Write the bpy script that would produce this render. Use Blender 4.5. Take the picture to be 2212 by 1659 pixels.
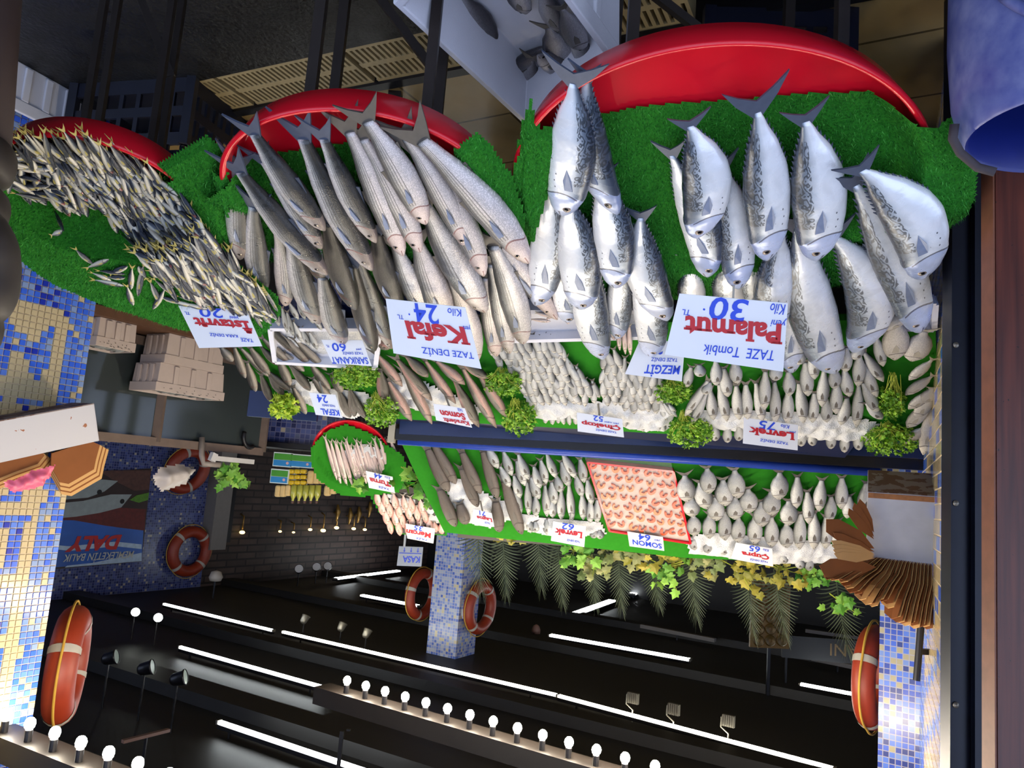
import bpy, math, random
from mathutils import Vector as V, Matrix, noise
random.seed(7)
for o in list(bpy.data.objects):
    bpy.data.objects.remove(o)
SC = bpy.context.scene
COL = SC.collection
PI = math.pi

# ------------------------------------------------------------------ camera
F = 1650.0                      # focal length in pixels of the 2212 px wide frame
EYE = V((0, 0, 1.5))
PITCH = math.atan(215 / F)      # looks slightly down
ROLL = math.atan(0.079)         # the photograph hangs upside down, turned a little more
fw = V((0, math.cos(PITCH), -math.sin(PITCH)))
r0 = V((1, 0, 0)); u0 = V((0, math.sin(PITCH), math.cos(PITCH)))
CR = -math.cos(ROLL) * r0 - math.sin(ROLL) * u0
CU = math.sin(ROLL) * r0 - math.cos(ROLL) * u0
cd = bpy.data.cameras.new('camera'); cam = bpy.data.objects.new('camera', cd); COL.objects.link(cam)
cd.sensor_width = 36; cd.lens = F / 2212 * 36; cd.clip_start = 0.05; cd.clip_end = 200
cam.matrix_world = Matrix(((CR.x, CU.x, -fw.x, EYE.x), (CR.y, CU.y, -fw.y, EYE.y), (CR.z, CU.z, -fw.z, EYE.z), (0, 0, 0, 1)))
SC.camera = cam
SC.view_settings.view_transform = 'Standard'; SC.view_settings.look = 'None'
SC.view_settings.gamma = 1; SC.view_settings.use_curve_mapping = False
SC.view_settings.exposure = 0.18
SC.cycles.use_adaptive_sampling = True; SC.cycles.adaptive_threshold = 0.04; SC.cycles.adaptive_min_samples = 12
SC.cycles.max_bounces = 4; SC.cycles.diffuse_bounces = 2; SC.cycles.glossy_bounces = 2
SC.cycles.transmission_bounces = 5; SC.cycles.transparent_max_bounces = 8
SC.cycles.sample_clamp_indirect = 4; SC.cycles.caustics_reflective = False; SC.cycles.caustics_refractive = False

# ------------------------------------------------------------------ daylight from the street
w = bpy.data.worlds.new('dusk_sky'); SC.world = w; w.use_nodes = True
bg = w.node_tree.nodes['Background']; bg.inputs[0].default_value = (0.60, 0.72, 1.0, 1); bg.inputs[1].default_value = 2.0

BULB_POWER = 360.0; STRIP_POWER = 26.0

# ------------------------------------------------------------------ helpers
def ray(u, v): return fw + CR * ((u - 1106) / F) - CU * ((v - 829.5) / F)
def at_y(u, v, y):
    d = ray(u, v); return EYE + d * (y / d.y)
def at_z(u, v, z):
    d = ray(u, v); return EYE + d * ((z - EYE.z) / d.z)
class Plane:
    def __init__(s, p, n, ax=None):
        s.p = V(p); s.n = V(n).normalized()
        a = V(ax) if ax else V((1, 0, 0))
        s.ex = (a - s.n * a.dot(s.n)).normalized(); s.ey = s.n.cross(s.ex).normalized()
    def hit(s, u, v, off=0.0):
        d = ray(u, v); q = s.p + s.n * off
        return EYE + d * ((q - EYE).dot(s.n) / d.dot(s.n))
    def ab(s, q): q = V(q) - s.p; return (q.dot(s.ex), q.dot(s.ey))
    def pt(s, a, b, off=0.0): return s.p + s.ex * a + s.ey * b + s.n * off
def tilt_plane(p, deg, yaw=0):      # rises away from the viewer by deg
    t = math.radians(deg); y = math.radians(yaw)
    n = V((0, -math.sin(t), math.cos(t)))
    R = Matrix.Rotation(y, 3, 'Z')
    return Plane(p, R @ n, R @ V((1, 0, 0)))

def tag(o, label=None, cat=None, group=None, kind=None):
    if label: o['label'] = label
    if cat: o['category'] = cat
    if group: o['group'] = group
    if kind: o['kind'] = kind
    return o
def thing(name, label, cat, loc=(0, 0, 0), group=None, M=None):
    o = bpy.data.objects.new(name, None); COL.objects.link(o); o.empty_display_size = 0.02
    o.matrix_basis = M if M is not None else Matrix.Translation(V(loc))
    return tag(o, label, cat, group)
WORLD = {}
class MB:
    def __init__(s): s.v = []; s.f = []; s.m = []; s.uv = {}
    def add(s, vs, fs, m=0):
        k = len(s.v); s.v += [tuple(q) for q in vs]
        s.f += [tuple(i + k for i in f) for f in fs]; s.m += [m] * len(fs); return k
    def box(s, c, size, R=None, m=0):
        c = V(c); h = [x / 2 for x in size]; vs = []
        for i in (-1, 1):
            for j in (-1, 1):
                for k in (-1, 1):
                    q = V((i * h[0], j * h[1], k * h[2])); q = (R @ q) if R is not None else q; vs.append(c + q)
        s.add(vs, [(0, 1, 3, 2), (4, 6, 7, 5), (0, 4, 5, 1), (2, 3, 7, 6), (0, 2, 6, 4), (1, 5, 7, 3)], m)
    def bar(s, a, b, wd, ht=None, up=(0, 0, 1), m=0):
        a = V(a); b = V(b); d = (b - a); L = d.length; d.normalize(); up = V(up)
        if abs(d.dot(up)) > .98: up = V((0, 1, 0))
        x = d.cross(up).normalized(); z = x.cross(d)
        R = Matrix((x, d, z)).transposed(); s.box((a + b) / 2, (wd, L, ht or wd), R, m)
    def tube(s, pts, r, n=8, m=0, cap=True, closed=False):
        pts = [V(p) for p in pts]; N = len(pts); rs = r if isinstance(r, (list, tuple)) else [r] * N
        vs = []; prev = None
        for i, p in enumerate(pts):
            if closed: t = (pts[(i + 1) % N] - pts[i - 1])
            else: t = pts[min(i + 1, N - 1)] - pts[max(i - 1, 0)]
            t.normalize()
            if prev is None:
                a = V((0, 0, 1)) if abs(t.z) < .9 else V((1, 0, 0)); x = t.cross(a).normalized()
            else:
                x = (prev - t * prev.dot(t)); x.normalize()
            prev = x; y = t.cross(x)
            for j in range(n):
                g = 2 * PI * j / n; vs.append(p + (x * math.cos(g) + y * math.sin(g)) * rs[i])
        fs = []
        for i in range(N if closed else N - 1):
            i2 = (i + 1) % N
            for j in range(n):
                j2 = (j + 1) % n; fs.append((i * n + j, i * n + j2, i2 * n + j2, i2 * n + j))
        if cap and not closed: fs += [tuple(range(n - 1, -1, -1)), tuple((N - 1) * n + j for j in range(n))]
        s.add(vs, fs, m)
    def lathe(s, prof, n=32, M=None, m=0, cap0=False, cap1=False):
        vs = []; M = M or Matrix()
        for r, z in prof:
            for j in range(n):
                g = 2 * PI * j / n; vs.append(M @ V((r * math.cos(g), r * math.sin(g), z)))
        fs = []
        for i in range(len(prof) - 1):
            for j in range(n):
                j2 = (j + 1) % n; fs.append((i * n + j, i * n + j2, (i + 1) * n + j2, (i + 1) * n + j))
        if cap0: fs.append(tuple(range(n - 1, -1, -1)))
        if cap1: fs.append(tuple((len(prof) - 1) * n + j for j in range(n)))
        s.add(vs, fs, m)
    def sphere(s, c, r, n=10, k=7, sc=(1, 1, 1), R=None, m=0):
        c = V(c); vs = []
        for i in range(k + 1):
            p = PI * i / k
            for j in range(n):
                g = 2 * PI * j / n
                q = V((math.sin(p) * math.cos(g) * r * sc[0], math.sin(p) * math.sin(g) * r * sc[1], math.cos(p) * r * sc[2]))
                vs.append(c + ((R @ q) if R is not None else q))
        fs = [(i * n + j, (i + 1) * n + j, (i + 1) * n + (j + 1) % n, i * n + (j + 1) % n) for i in range(k) for j in range(n)]
        s.add(vs, fs, m)
    def slab(s, poly, th, n, m=0):              # polygon (world points) given a thickness th along -n
        poly = [V(p) for p in poly]; n = V(n).normalized(); N = len(poly)
        vs = poly + [p - n * th for p in poly]
        fs = [tuple(range(N)), tuple(range(2 * N - 1, N - 1, -1))] + [(i, i + N, (i + 1) % N + N, (i + 1) % N) for i in range(N)]
        s.add(vs, fs, m)
    def mesh(s, name, smooth=False):
        me = bpy.data.meshes.new(name); me.from_pydata(s.v, [], s.f)
        if smooth: me.polygons.foreach_set('use_smooth', [True] * len(me.polygons))
        if any(s.m): me.polygons.foreach_set('material_index', s.m)
        me.update(); return me
def link(name, me, mats, parent=None, local=False):
    o = bpy.data.objects.new(name, me); COL.objects.link(o)
    if mats is not None and not me.materials:
        for q in (mats if isinstance(mats, (list, tuple)) else [mats]): me.materials.append(q)
    if parent is not None:
        o.parent = parent
        if not local:
            if parent.parent is None: o.matrix_parent_inverse = parent.matrix_basis.inverted()
    return o
def part(name, mb, mats, parent=None, smooth=False, local=False):
    return link(name, mb.mesh(name, smooth), mats, parent, local)
def struct(name, mb, mats, parent=None, smooth=False):
    o = part(name, mb, mats, parent, smooth)
    if parent is None: o['kind'] = 'structure'
    return o
def frame(o, x, y, z): return Matrix(((x.x, y.x, z.x, o.x), (x.y, y.y, z.y, o.y), (x.z, y.z, z.z, o.z), (0, 0, 0, 1)))
ORD = ['first', 'second', 'third', 'fourth', 'fifth', 'sixth', 'seventh', 'eighth', 'ninth', 'tenth', 'eleventh', 'twelfth', 'thirteenth', 'fourteenth', 'fifteenth', 'sixteenth', 'seventeenth', 'eighteenth', 'nineteenth', 'twentieth']
def nth(i): return ORD[i] if i < 20 else ('twenty-' + ORD[i - 20] if i < 29 else 'thirtieth')
def inpoly(x, y, P):
    c = False; j = len(P) - 1
    for i in range(len(P)):
        if (P[i][1] > y) != (P[j][1] > y) and x < (P[j][0] - P[i][0]) * (y - P[i][1]) / (P[j][1] - P[i][1]) + P[i][0]: c = not c
        j = i
    return c
def edged(x, y, P):
    b = 9
    for i in range(len(P)):
        ax, ay = P[i - 1]; bx, by = P[i]; dx, dy = bx - ax, by - ay; L = dx * dx + dy * dy or 1e-9
        t = max(0, min(1, ((x - ax) * dx + (y - ay) * dy) / L)); b = min(b, math.hypot(x - ax - t * dx, y - ay - t * dy))
    return b
def patch(pl, px, off, res, hf=None, blades=0, bl=.01, mb=None, m=0, mblade=0):
    """a sheet over the outline px on plane pl; hf(a,b,edge distance) lifts it; blades = tufts per square metre"""
    P = [pl.ab(pl.hit(u, v, off)) for u, v in px]; mb = mb or MB()
    a0, a1 = min(p[0] for p in P), max(p[0] for p in P); b0, b1 = min(p[1] for p in P), max(p[1] for p in P)
    idx = {}; vs = []; fs = []; cells = []
    def vid(i, j):
        if (i, j) not in idx:
            a, b = a0 + i * res, b0 + j * res; idx[(i, j)] = len(vs)
            vs.append(pl.pt(a, b, off + (hf(a, b, edged(a, b, P) if inpoly(a, b, P) else 0.0) if hf else 0)))
        return idx[(i, j)]
    for i in range(int((a1 - a0) / res) + 1):
        for j in range(int((b1 - b0) / res) + 1):
            if inpoly(a0 + (i + .5) * res, b0 + (j + .5) * res, P):
                fs.append((vid(i, j), vid(i + 1, j), vid(i + 1, j + 1), vid(i, j + 1)))
    mb.add(vs, fs, m)
    if blades:
        bv = []; bf = []
        for f in fs:
            for _ in range(int(blades * res * res + random.random())):
                s, t = random.random(), random.random()
                p = vs[f[0]] * (1 - s) * (1 - t) + vs[f[1]] * s * (1 - t) + vs[f[2]] * s * t + vs[f[3]] * (1 - s) * t
                g = random.random() * 2 * PI; d = pl.ex * math.cos(g) + pl.ey * math.sin(g)
                h = bl * random.uniform(.6, 1.2); k = len(bv)
                bv += [p - d * .0011, p + d * .0011, p + pl.n * h + (pl.ex * random.uniform(-.6, .6) + pl.ey * random.uniform(-.6, .6)) * h]
                bf.append((k, k + 1, k + 2))
        mb.add(bv, bf, mblade)
    return mb

# ------------------------------------------------------------------ materials
class NT:
    def __init__(s, name):
        s.mat = bpy.data.materials.new(name); s.mat.use_nodes = True; s.t = s.mat.node_tree
        s.b = s.t.nodes['Principled BSDF']
    def n(s, kind, ins=None, **kw):
        q = s.t.nodes.new('ShaderNode' + kind)
        for k, v in kw.items(): setattr(q, k, v)
        for k, v in (ins or {}).items(): s.set(q.inputs[k], v)
        return q
    def set(s, sock, v):
        if hasattr(v, 'is_output') or isinstance(v, bpy.types.NodeSocket): s.t.links.new(v, sock)
        else: sock.default_value = v
    def math(s, op, a, b=0.0, clamp=False):
        q = s.t.nodes.new('ShaderNodeMath'); q.operation = op; q.use_clamp = clamp
        s.set(q.inputs[0], a); s.set(q.inputs[1], b); return q.outputs[0]
    def mix(s, f, a, b, mode='MIX'):
        q = s.t.nodes.new('ShaderNodeMix'); q.data_type = 'RGBA'; q.blend_type = mode
        s.set(q.inputs[0], f); s.set(q.inputs[6], a); s.set(q.inputs[7], b); return q.outputs[2]
    def ramp(s, f, stops, interp='LINEAR'):
        q = s.t.nodes.new('ShaderNodeValToRGB'); q.color_ramp.interpolation = interp; e = q.color_ramp.elements
        while len(e) < len(stops): e.new(.5)
        for i, (p, c) in enumerate(stops): e[i].position = p; e[i].color = c4(c)
        s.set(q.inputs[0], f); return q.outputs[0]
    def co(s, which='Object'): return s.n('TexCoord').outputs[which]
    def noise(s, scale, detail=3, co=None, out=0, dist=0.0):
        q = s.n('TexNoise', {'Scale': scale, 'Detail': detail, 'Distortion': dist}); s.set(q.inputs['Vector'], co or s.co()); return q.outputs[out]
    def bump(s, h, st=.3, d=.01):
        q = s.n('Bump', {'Strength': st, 'Distance': d, 'Height': h}); s.set(s.b.inputs['Normal'], q.outputs[0])
    def fin(s, col=None, rough=None, metal=None, spec=None):
        if col is not None: s.set(s.b.inputs['Base Color'], c4(col) if isinstance(col, tuple) else col)
        if rough is not None: s.set(s.b.inputs['Roughness'], rough)
        if metal is not None: s.set(s.b.inputs['Metallic'], metal)
        if spec is not None: s.set(s.b.inputs['Specular IOR Level'], spec)
        return s.mat
def c4(c): return (c[0], c[1], c[2], 1.0)
def hexc(h):
    r = [int(h[i:i + 2], 16) / 255 for i in (0, 2, 4)]
    return tuple(x / 12.92 if x <= .04045 else ((x + .055) / 1.055) ** 2.4 for x in r)
def plain(name, c, rough=.5, metal=0, spec=.5, var=.12, scale=20, bump=0, bscale=200):
    t = NT(name); n = t.noise(scale, 4)
    col = t.mix(n, c4([x * (1 - var) for x in c]), c4([min(1, x * (1 + var)) for x in c]))
    if bump: t.bump(t.noise(bscale, 2), bump, .004)
    return t.fin(col, rough, metal, spec)
def emit(name, c, st):
    t = NT(name); t.set(t.b.inputs['Emission Color'], c4(c)); t.b.inputs['Emission Strength'].default_value = st
    return t.fin((.8, .8, .8), .4)

red_pl = plain('red_plastic', hexc('d01426'), .24, var=.1, scale=9)
turf_m = NT('artificial_turf'); _n = turf_m.noise(160, 3); _n2 = turf_m.noise(7, 3)
turf_m.bump(_n, .9, .006)
turf_m = turf_m.fin(turf_m.mix(_n2, turf_m.mix(_n, c4(hexc('0d3a0c')), c4(hexc('2f7d22'))), turf_m.mix(_n, c4(hexc('14501a')), c4(hexc('3c9a2c')))), .9, spec=.1)
blade_m = NT('turf_blades'); _i = blade_m.n('NewGeometry').outputs['Random Per Island']
blade_m = blade_m.fin(blade_m.ramp(_i, [(0, hexc('18541a')), (.6, hexc('358a2e')), (1, hexc('5cae4c'))]), .7, spec=.2)
felt_m = plain('green_felt', hexc('2c7a20'), .95, spec=.05, var=.15, scale=60, bump=.3, bscale=900)
foam_m = plain('white_polystyrene', hexc('d6d6de'), .65, spec=.3, var=.04, bump=.15, bscale=300)
foam_old = plain('dingy_polystyrene', hexc('b9aaa2'), .75, spec=.2, var=.08)
ice_t = NT('crushed_ice'); ice_t.bump(ice_t.noise(220, 4), .8, .006)
ice_t.b.inputs['Subsurface Weight'].default_value = .15; ice_t.b.inputs['Subsurface Radius'].default_value = (.02, .02, .02)
ice_m = ice_t.fin((.64, .645, .65), .35)
steel_m = plain('dark_painted_steel', hexc('2a2320'), .45, .3, var=.3)
blackmetal = plain('black_metal', hexc('17161a'), .35, .3, var=.3)
bluesteel = plain('dark_blue_steel', hexc('0e1322'), .35, .35, var=.45, scale=14)
bluerail = plain('blue_enamel', hexc('1e3f9c'), .35, var=.2)
wood_m = NT('varnished_red_wood'); _w = wood_m.n('TexNoise', {'Scale': 1.0, 'Detail': 6.0})
_mp = wood_m.n('Mapping', {'Vector': wood_m.co(), 'Scale': (60, 60, 3)}); wood_m.set(_w.inputs['Vector'], _mp.outputs[0])
_pit = wood_m.noise(90, 2)
wood_m = wood_m.fin(wood_m.mix(wood_m.math('GREATER_THAN', _pit, .72), wood_m.ramp(_w.outputs[0], [(.3, hexc('3a150e')), (.7, hexc('5e2a1c'))]), c4(hexc('1c0a07'))), .35)
woodside_m = plain('lighter_wood_side', hexc('7a4a34'), .5, var=.3, scale=30)  # side face of the jamb, a lighter brown than its front
kraft_m = plain('kraft_paper', hexc('bd9460'), .85, spec=.1, var=.12, scale=12)
kraft_d = plain('kraft_paper_dark', hexc('7d4d2c'), .85, spec=.1, var=.15, scale=12)
rust_t = NT('rusty_grey_enamel'); _r = rust_t.noise(14, 5)
rust_m = rust_t.fin(rust_t.mix(rust_t.math('GREATER_THAN', _r, .68), c4(hexc('b3b0b2')), c4(hexc('8a4a1c'))), .45)
rustbot_t = NT('rusted_underside'); _r = rustbot_t.noise(18, 5)
rustbot_m = rustbot_t.fin(rustbot_t.mix(rustbot_t.math('GREATER_THAN', _r, .5), c4(hexc('7b6a60')), c4(hexc('5c3a26'))), .7)
orange_m = plain('orange_buoy', hexc('842a12'), .5, var=.15)
band_m = plain('white_band', hexc('a09c94'), .6)
rope_m = plain('yellow_rope', hexc('b08a30'), .8)
ceil_m = plain('black_ceiling', hexc('13100d'), .55, var=.3, scale=2)
dark_m = plain('matt_black', hexc('0b0a0c'), .6)
dkbrown_m = plain('dark_brown_beam', hexc('140e0b'), .5, var=.3)
greypaint_m = plain('grey_paint', hexc('6f6a66'), .6)
barrel_t = NT('worn_blue_plastic'); _a = barrel_t.noise(30, 5); _b2 = barrel_t.noise(5, 3)
barrel_m = barrel_t.fin(barrel_t.mix(barrel_t.math('MULTIPLY', _a, barrel_t.math('MULTIPLY', _b2, 1.7)), c4(hexc('15297f')), c4(hexc('8a8fb4'))), .35)
barrel_in = plain('blue_plastic_inside', hexc('12206a'), .4)
navy_m = plain('navy_plastic', hexc('0c1020'), .4, var=.2)
beige_tile = NT('beige_floor_tile')
_bk = beige_tile.n('TexBrick', {'Vector': beige_tile.n('Mapping', {'Vector': beige_tile.co(), 'Rotation': (0, 0, -.52)}).outputs[0], 'Color1': c4(hexc('a89064')), 'Color2': c4(hexc('9a8156')), 'Mortar': c4(hexc('3d3222')), 'Scale': 1.0, 'Mortar Size': .006, 'Brick Width': .62, 'Row Height': .42})
beige_tile = beige_tile.fin(beige_tile.mix(beige_tile.math('MULTIPLY', beige_tile.noise(5, 4), .7), _bk.outputs[0], c4(hexc('6f5a2c'))), .25)
wet_t = NT('wet_black_paving'); wet_t.bump(wet_t.noise(60, 4), .5, .01)
wet_m = wet_t.fin(wet_t.mix(wet_t.noise(4, 4), c4(hexc('050404')), c4(hexc('100d0b'))), wet_t.math('ADD', wet_t.math('MULTIPLY', wet_t.noise(9, 3), .6), .15))
grate_m = plain('cream_plastic_grate', hexc('a4926a'), .5, var=.2)
brick_t = NT('dark_brick')
_bw = brick_t.n('TexBrick', {'Vector': brick_t.co('UV'), 'Color1': c4(hexc('3a2c28')), 'Color2': c4(hexc('54423c')), 'Mortar': c4(hexc('0b0908')), 'Scale': 1.0, 'Mortar Size': .016, 'Brick Width': .40, 'Row Height': .115})
brick_t.bump(_bw.outputs[0], .5, .02); brick_m = brick_t.fin(brick_t.mix(brick_t.noise(3, 3, brick_t.co('UV')), _bw.outputs[0], c4(hexc('1e1614'))), .7)
def mosaic(name, grout, shades, pitch, deco=.06, deco_c='9a9488'):
    t = NT(name); uv = t.co('UV'); sc = t.n('VectorMath', {0: uv, 1: (1 / pitch, 1 / pitch, 1)}, operation='MULTIPLY').outputs[0]
    fr = t.n('SeparateXYZ', {0: t.n('VectorMath', {0: sc}, operation='FRACTION').outputs[0]})
    fl = t.n('VectorMath', {0: sc}, operation='FLOOR').outputs[0]
    r = t.n('TexWhiteNoise', {'Vector': fl}, noise_dimensions='2D').outputs[0]
    col = t.ramp(r, [(i / len(shades), hexc(c)) for i, c in enumerate(shades)], 'CONSTANT')
    r2 = t.n('TexWhiteNoise', {'Vector': t.n('VectorMath', {0: fl, 1: (13.7, 5.1, 0)}, operation='ADD').outputs[0]}, noise_dimensions='2D').outputs[0]
    col = t.mix(t.math('LESS_THAN', r2, deco), col, c4(hexc(deco_c)))
    gx = t.math('LESS_THAN', fr.outputs[0], .14); gy = t.math('LESS_THAN', fr.outputs[1], .14); g = t.math('MAXIMUM', gx, gy)
    return t.fin(t.mix(g, col, c4(hexc(grout))), .25)
mos_wall = mosaic('blue_mosaic_wall', '62668a', ['343e72', '3e4a80', '2c3466', '445086', '222a58', '4c5678'], .036)
mos_pillar = mosaic('blue_mosaic_pillar', 'b4b0b4', ['7488c0', '8494c4', '5c74bc', '9aa4c0', '4460b0', 'a0a8bc'], .034, .08, 'b8ae8e')
tile_ms = [plain('tile_grout', hexc('d8c4a2'), .6)] + [plain('tile_' + n, hexc(c), .12, var=.03) for n, c in (('beige', 'c4b28a'), ('blue', '3c66d6'), ('mid_blue', '5a80d8'), ('pale_blue', '8399c0'), ('deep_blue', '2536a8'))]
glass_m = NT('murky_glass'); glass_m = glass_m.fin(glass_m.mix(glass_m.noise(1.5, 3), c4(hexc('262c34')), c4(hexc('3d4440'))), .08)
card_m = plain('white_card', hexc('e8e8ea'), .35, var=.02)
redink = plain('red_ink', hexc('c01420'), .5, var=.04); blueink = plain('blue_ink', hexc('1d46d0'), .5, var=.05)
leaf_ms = []
for _nm, _c1, _c2 in (('parsley_green', '33680e', '8cb82e'), ('vine_green', '3f7a24', '8cb84a'), ('vine_yellowing', '6a6c26', '9c9036'), ('vine_olive', '5a6a3c', '8c8a58'), ('palm_frond_green', '2c3424', '55604a'), ('lettuce_green', '6c9418', 'b4c832')):
    t = NT(_nm); _i = t.n('NewGeometry').outputs['Random Per Island']
    leaf_ms.append(t.fin(t.mix(_i, c4(hexc(_c1)), c4(hexc(_c2))), .5, spec=.3))
stem_m = plain('pale_stem', hexc('a8b43a'), .6)
bulb_m = emit('bulb_glow', (1, .87, .68), BULB_POWER); bulb2_m = emit('corner_bulb_glow', (1, .88, .70), BULB_POWER * .42); strip_m = emit('led_strip_glow', (.92, .98, 1.0), STRIP_POWER)
stripw_m = emit('warm_led_strip_glow', (1, .97, .82), STRIP_POWER)
spot_m = emit('spotlight_glow', (.95, 1, .97), 9)
alu_m = plain('aluminium', hexc('8a8478'), .4, .7)
film_t = NT('clear_film'); film_t.b.inputs['Alpha'].default_value = .07
film_m = film_t.fin((.9, .92, .9), .2, 0, .2)
salmon_ms = [plain('salmon_flesh', hexc('d84c14'), .35, var=.15, scale=60), plain('salmon_fat', hexc('dc7038'), .4, var=.2, scale=60)]
skinred = plain('blood_red', hexc('a02028'), .4)

# fish skins: UV x runs tail to snout, UV y belly (0) to back (1)
def fishskin(name, stops, kind, rough=.3, metal=.35, head=None, gill=.74, bump=.25):
    t = NT(name); uv = t.n('SeparateXYZ', {0: t.co('UV')}); tt, s = uv.outputs[0], uv.outputs[1]
    nz = t.noise(26, 4); s2 = t.math('ADD', s, t.math('MULTIPLY', t.math('SUBTRACT', nz, .5), .16))
    col = t.ramp(s2, [(p, hexc(c)) for p, c in stops])
    if kind == 'bonito':
        wn = t.noise(9.0, 1.5, t.n('Mapping', {'Vector': t.co('UV'), 'Scale': (2.2, .8, 1)}).outputs[0])
        wv = t.math('SINE', t.math('ADD', t.math('MULTIPLY', s, 46.0), t.math('ADD', t.math('MULTIPLY', tt, 30.0), t.math('MULTIPLY', wn, 26.0))))
        a = t.math('MULTIPLY', t.math('GREATER_THAN', wv, .1), t.math('MULTIPLY', t.math('GREATER_THAN', s, .66), t.math('MULTIPLY', t.math('LESS_THAN', tt, .66), t.math('GREATER_THAN', tt, .1))))
        col = t.mix(t.math('MULTIPLY', a, .75), col, c4(hexc('1c232c')))
        vo = t.n('TexVoronoi', {'Scale': 11.0, 'Vector': t.n('Mapping', {'Vector': t.co('UV'), 'Scale': (2.2, 1, 1)}).outputs[0]}).outputs[0]
        sp = t.math('MULTIPLY', t.math('LESS_THAN', vo, .17), t.math('MULTIPLY', t.math('LESS_THAN', s, .42), t.math('MULTIPLY', t.math('GREATER_THAN', s, .16), t.math('MULTIPLY', t.math('GREATER_THAN', tt, .5), t.math('LESS_THAN', tt, .72)))))
        col = t.mix(t.math('MULTIPLY', sp, .85), col, c4(hexc('1a2436')))
    if kind == 'mullet':
        st = t.math('SINE', t.math('MULTIPLY', s, 60.0)); m = t.math('MULTIPLY', t.math('GREATER_THAN', st, .3), t.math('MULTIPLY', t.math('GREATER_THAN', s, .36), t.math('LESS_THAN', tt, .74)))
        col = t.mix(t.math('MULTIPLY', m, .6), col, c4(hexc('34322e')))
    if kind in ('mullet', 'bass', 'scaly'):
        vo = t.n('TexVoronoi', {'Scale': 44.0, 'Vector': t.n('Mapping', {'Vector': t.co('UV'), 'Scale': (2.6, 1, 1)}).outputs[0]}).outputs[0]
        col = t.mix(t.math('MULTIPLY', t.math('GREATER_THAN', vo, .42), .34), col, c4(hexc('2a2a2a')))
        t.bump(vo, bump, .002)
    else: t.bump(t.noise(90, 3), bump, .002)
    if head: col = t.mix(t.math('MULTIPLY', .3 if kind == 'mullet' else .6, t.math('GREATER_THAN', tt, t.math('SUBTRACT', gill, t.math('MULTIPLY', t.math('POWER', t.math('ABSOLUTE', t.math('SUBTRACT', s, .45)), 2.0), -.25)))), col, c4(hexc(head)))
    gr = t.noise(14, 5, dist=1.0); col = t.mix(t.math('MULTIPLY', t.math('SUBTRACT', gr, .42, True), 1.5), col, t.mix(.5, col, c4(hexc('6a6660'))))
    t.set(t.b.inputs['Roughness'], t.math('ADD', t.math('MULTIPLY', gr, .25), rough - .1)); rough = None
    ga = t.math('SUBTRACT', tt, t.math('ADD', gill, t.math('MULTIPLY', t.math('POWER', t.math('ABSOLUTE', t.math('SUBTRACT', s, .42)), 2.0), .30)))
    gl = t.math('MULTIPLY', t.math('LESS_THAN', t.math('ABSOLUTE', ga), .006 if kind in ('bonito', 'mullet') else .013), t.math('LESS_THAN', s, .82))
    mo = t.math('MULTIPLY', t.math('GREATER_THAN', tt, .925), t.math('LESS_THAN', t.math('ABSOLUTE', t.math('SUBTRACT', s, .36)), .05))
    col = t.mix(t.math('MULTIPLY', t.math('MAXIMUM', gl, mo), .75), col, c4(hexc('6e2a26' if kind == 'mullet' else '2a1c1c')))
    return t.fin(col, rough, metal)
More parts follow.
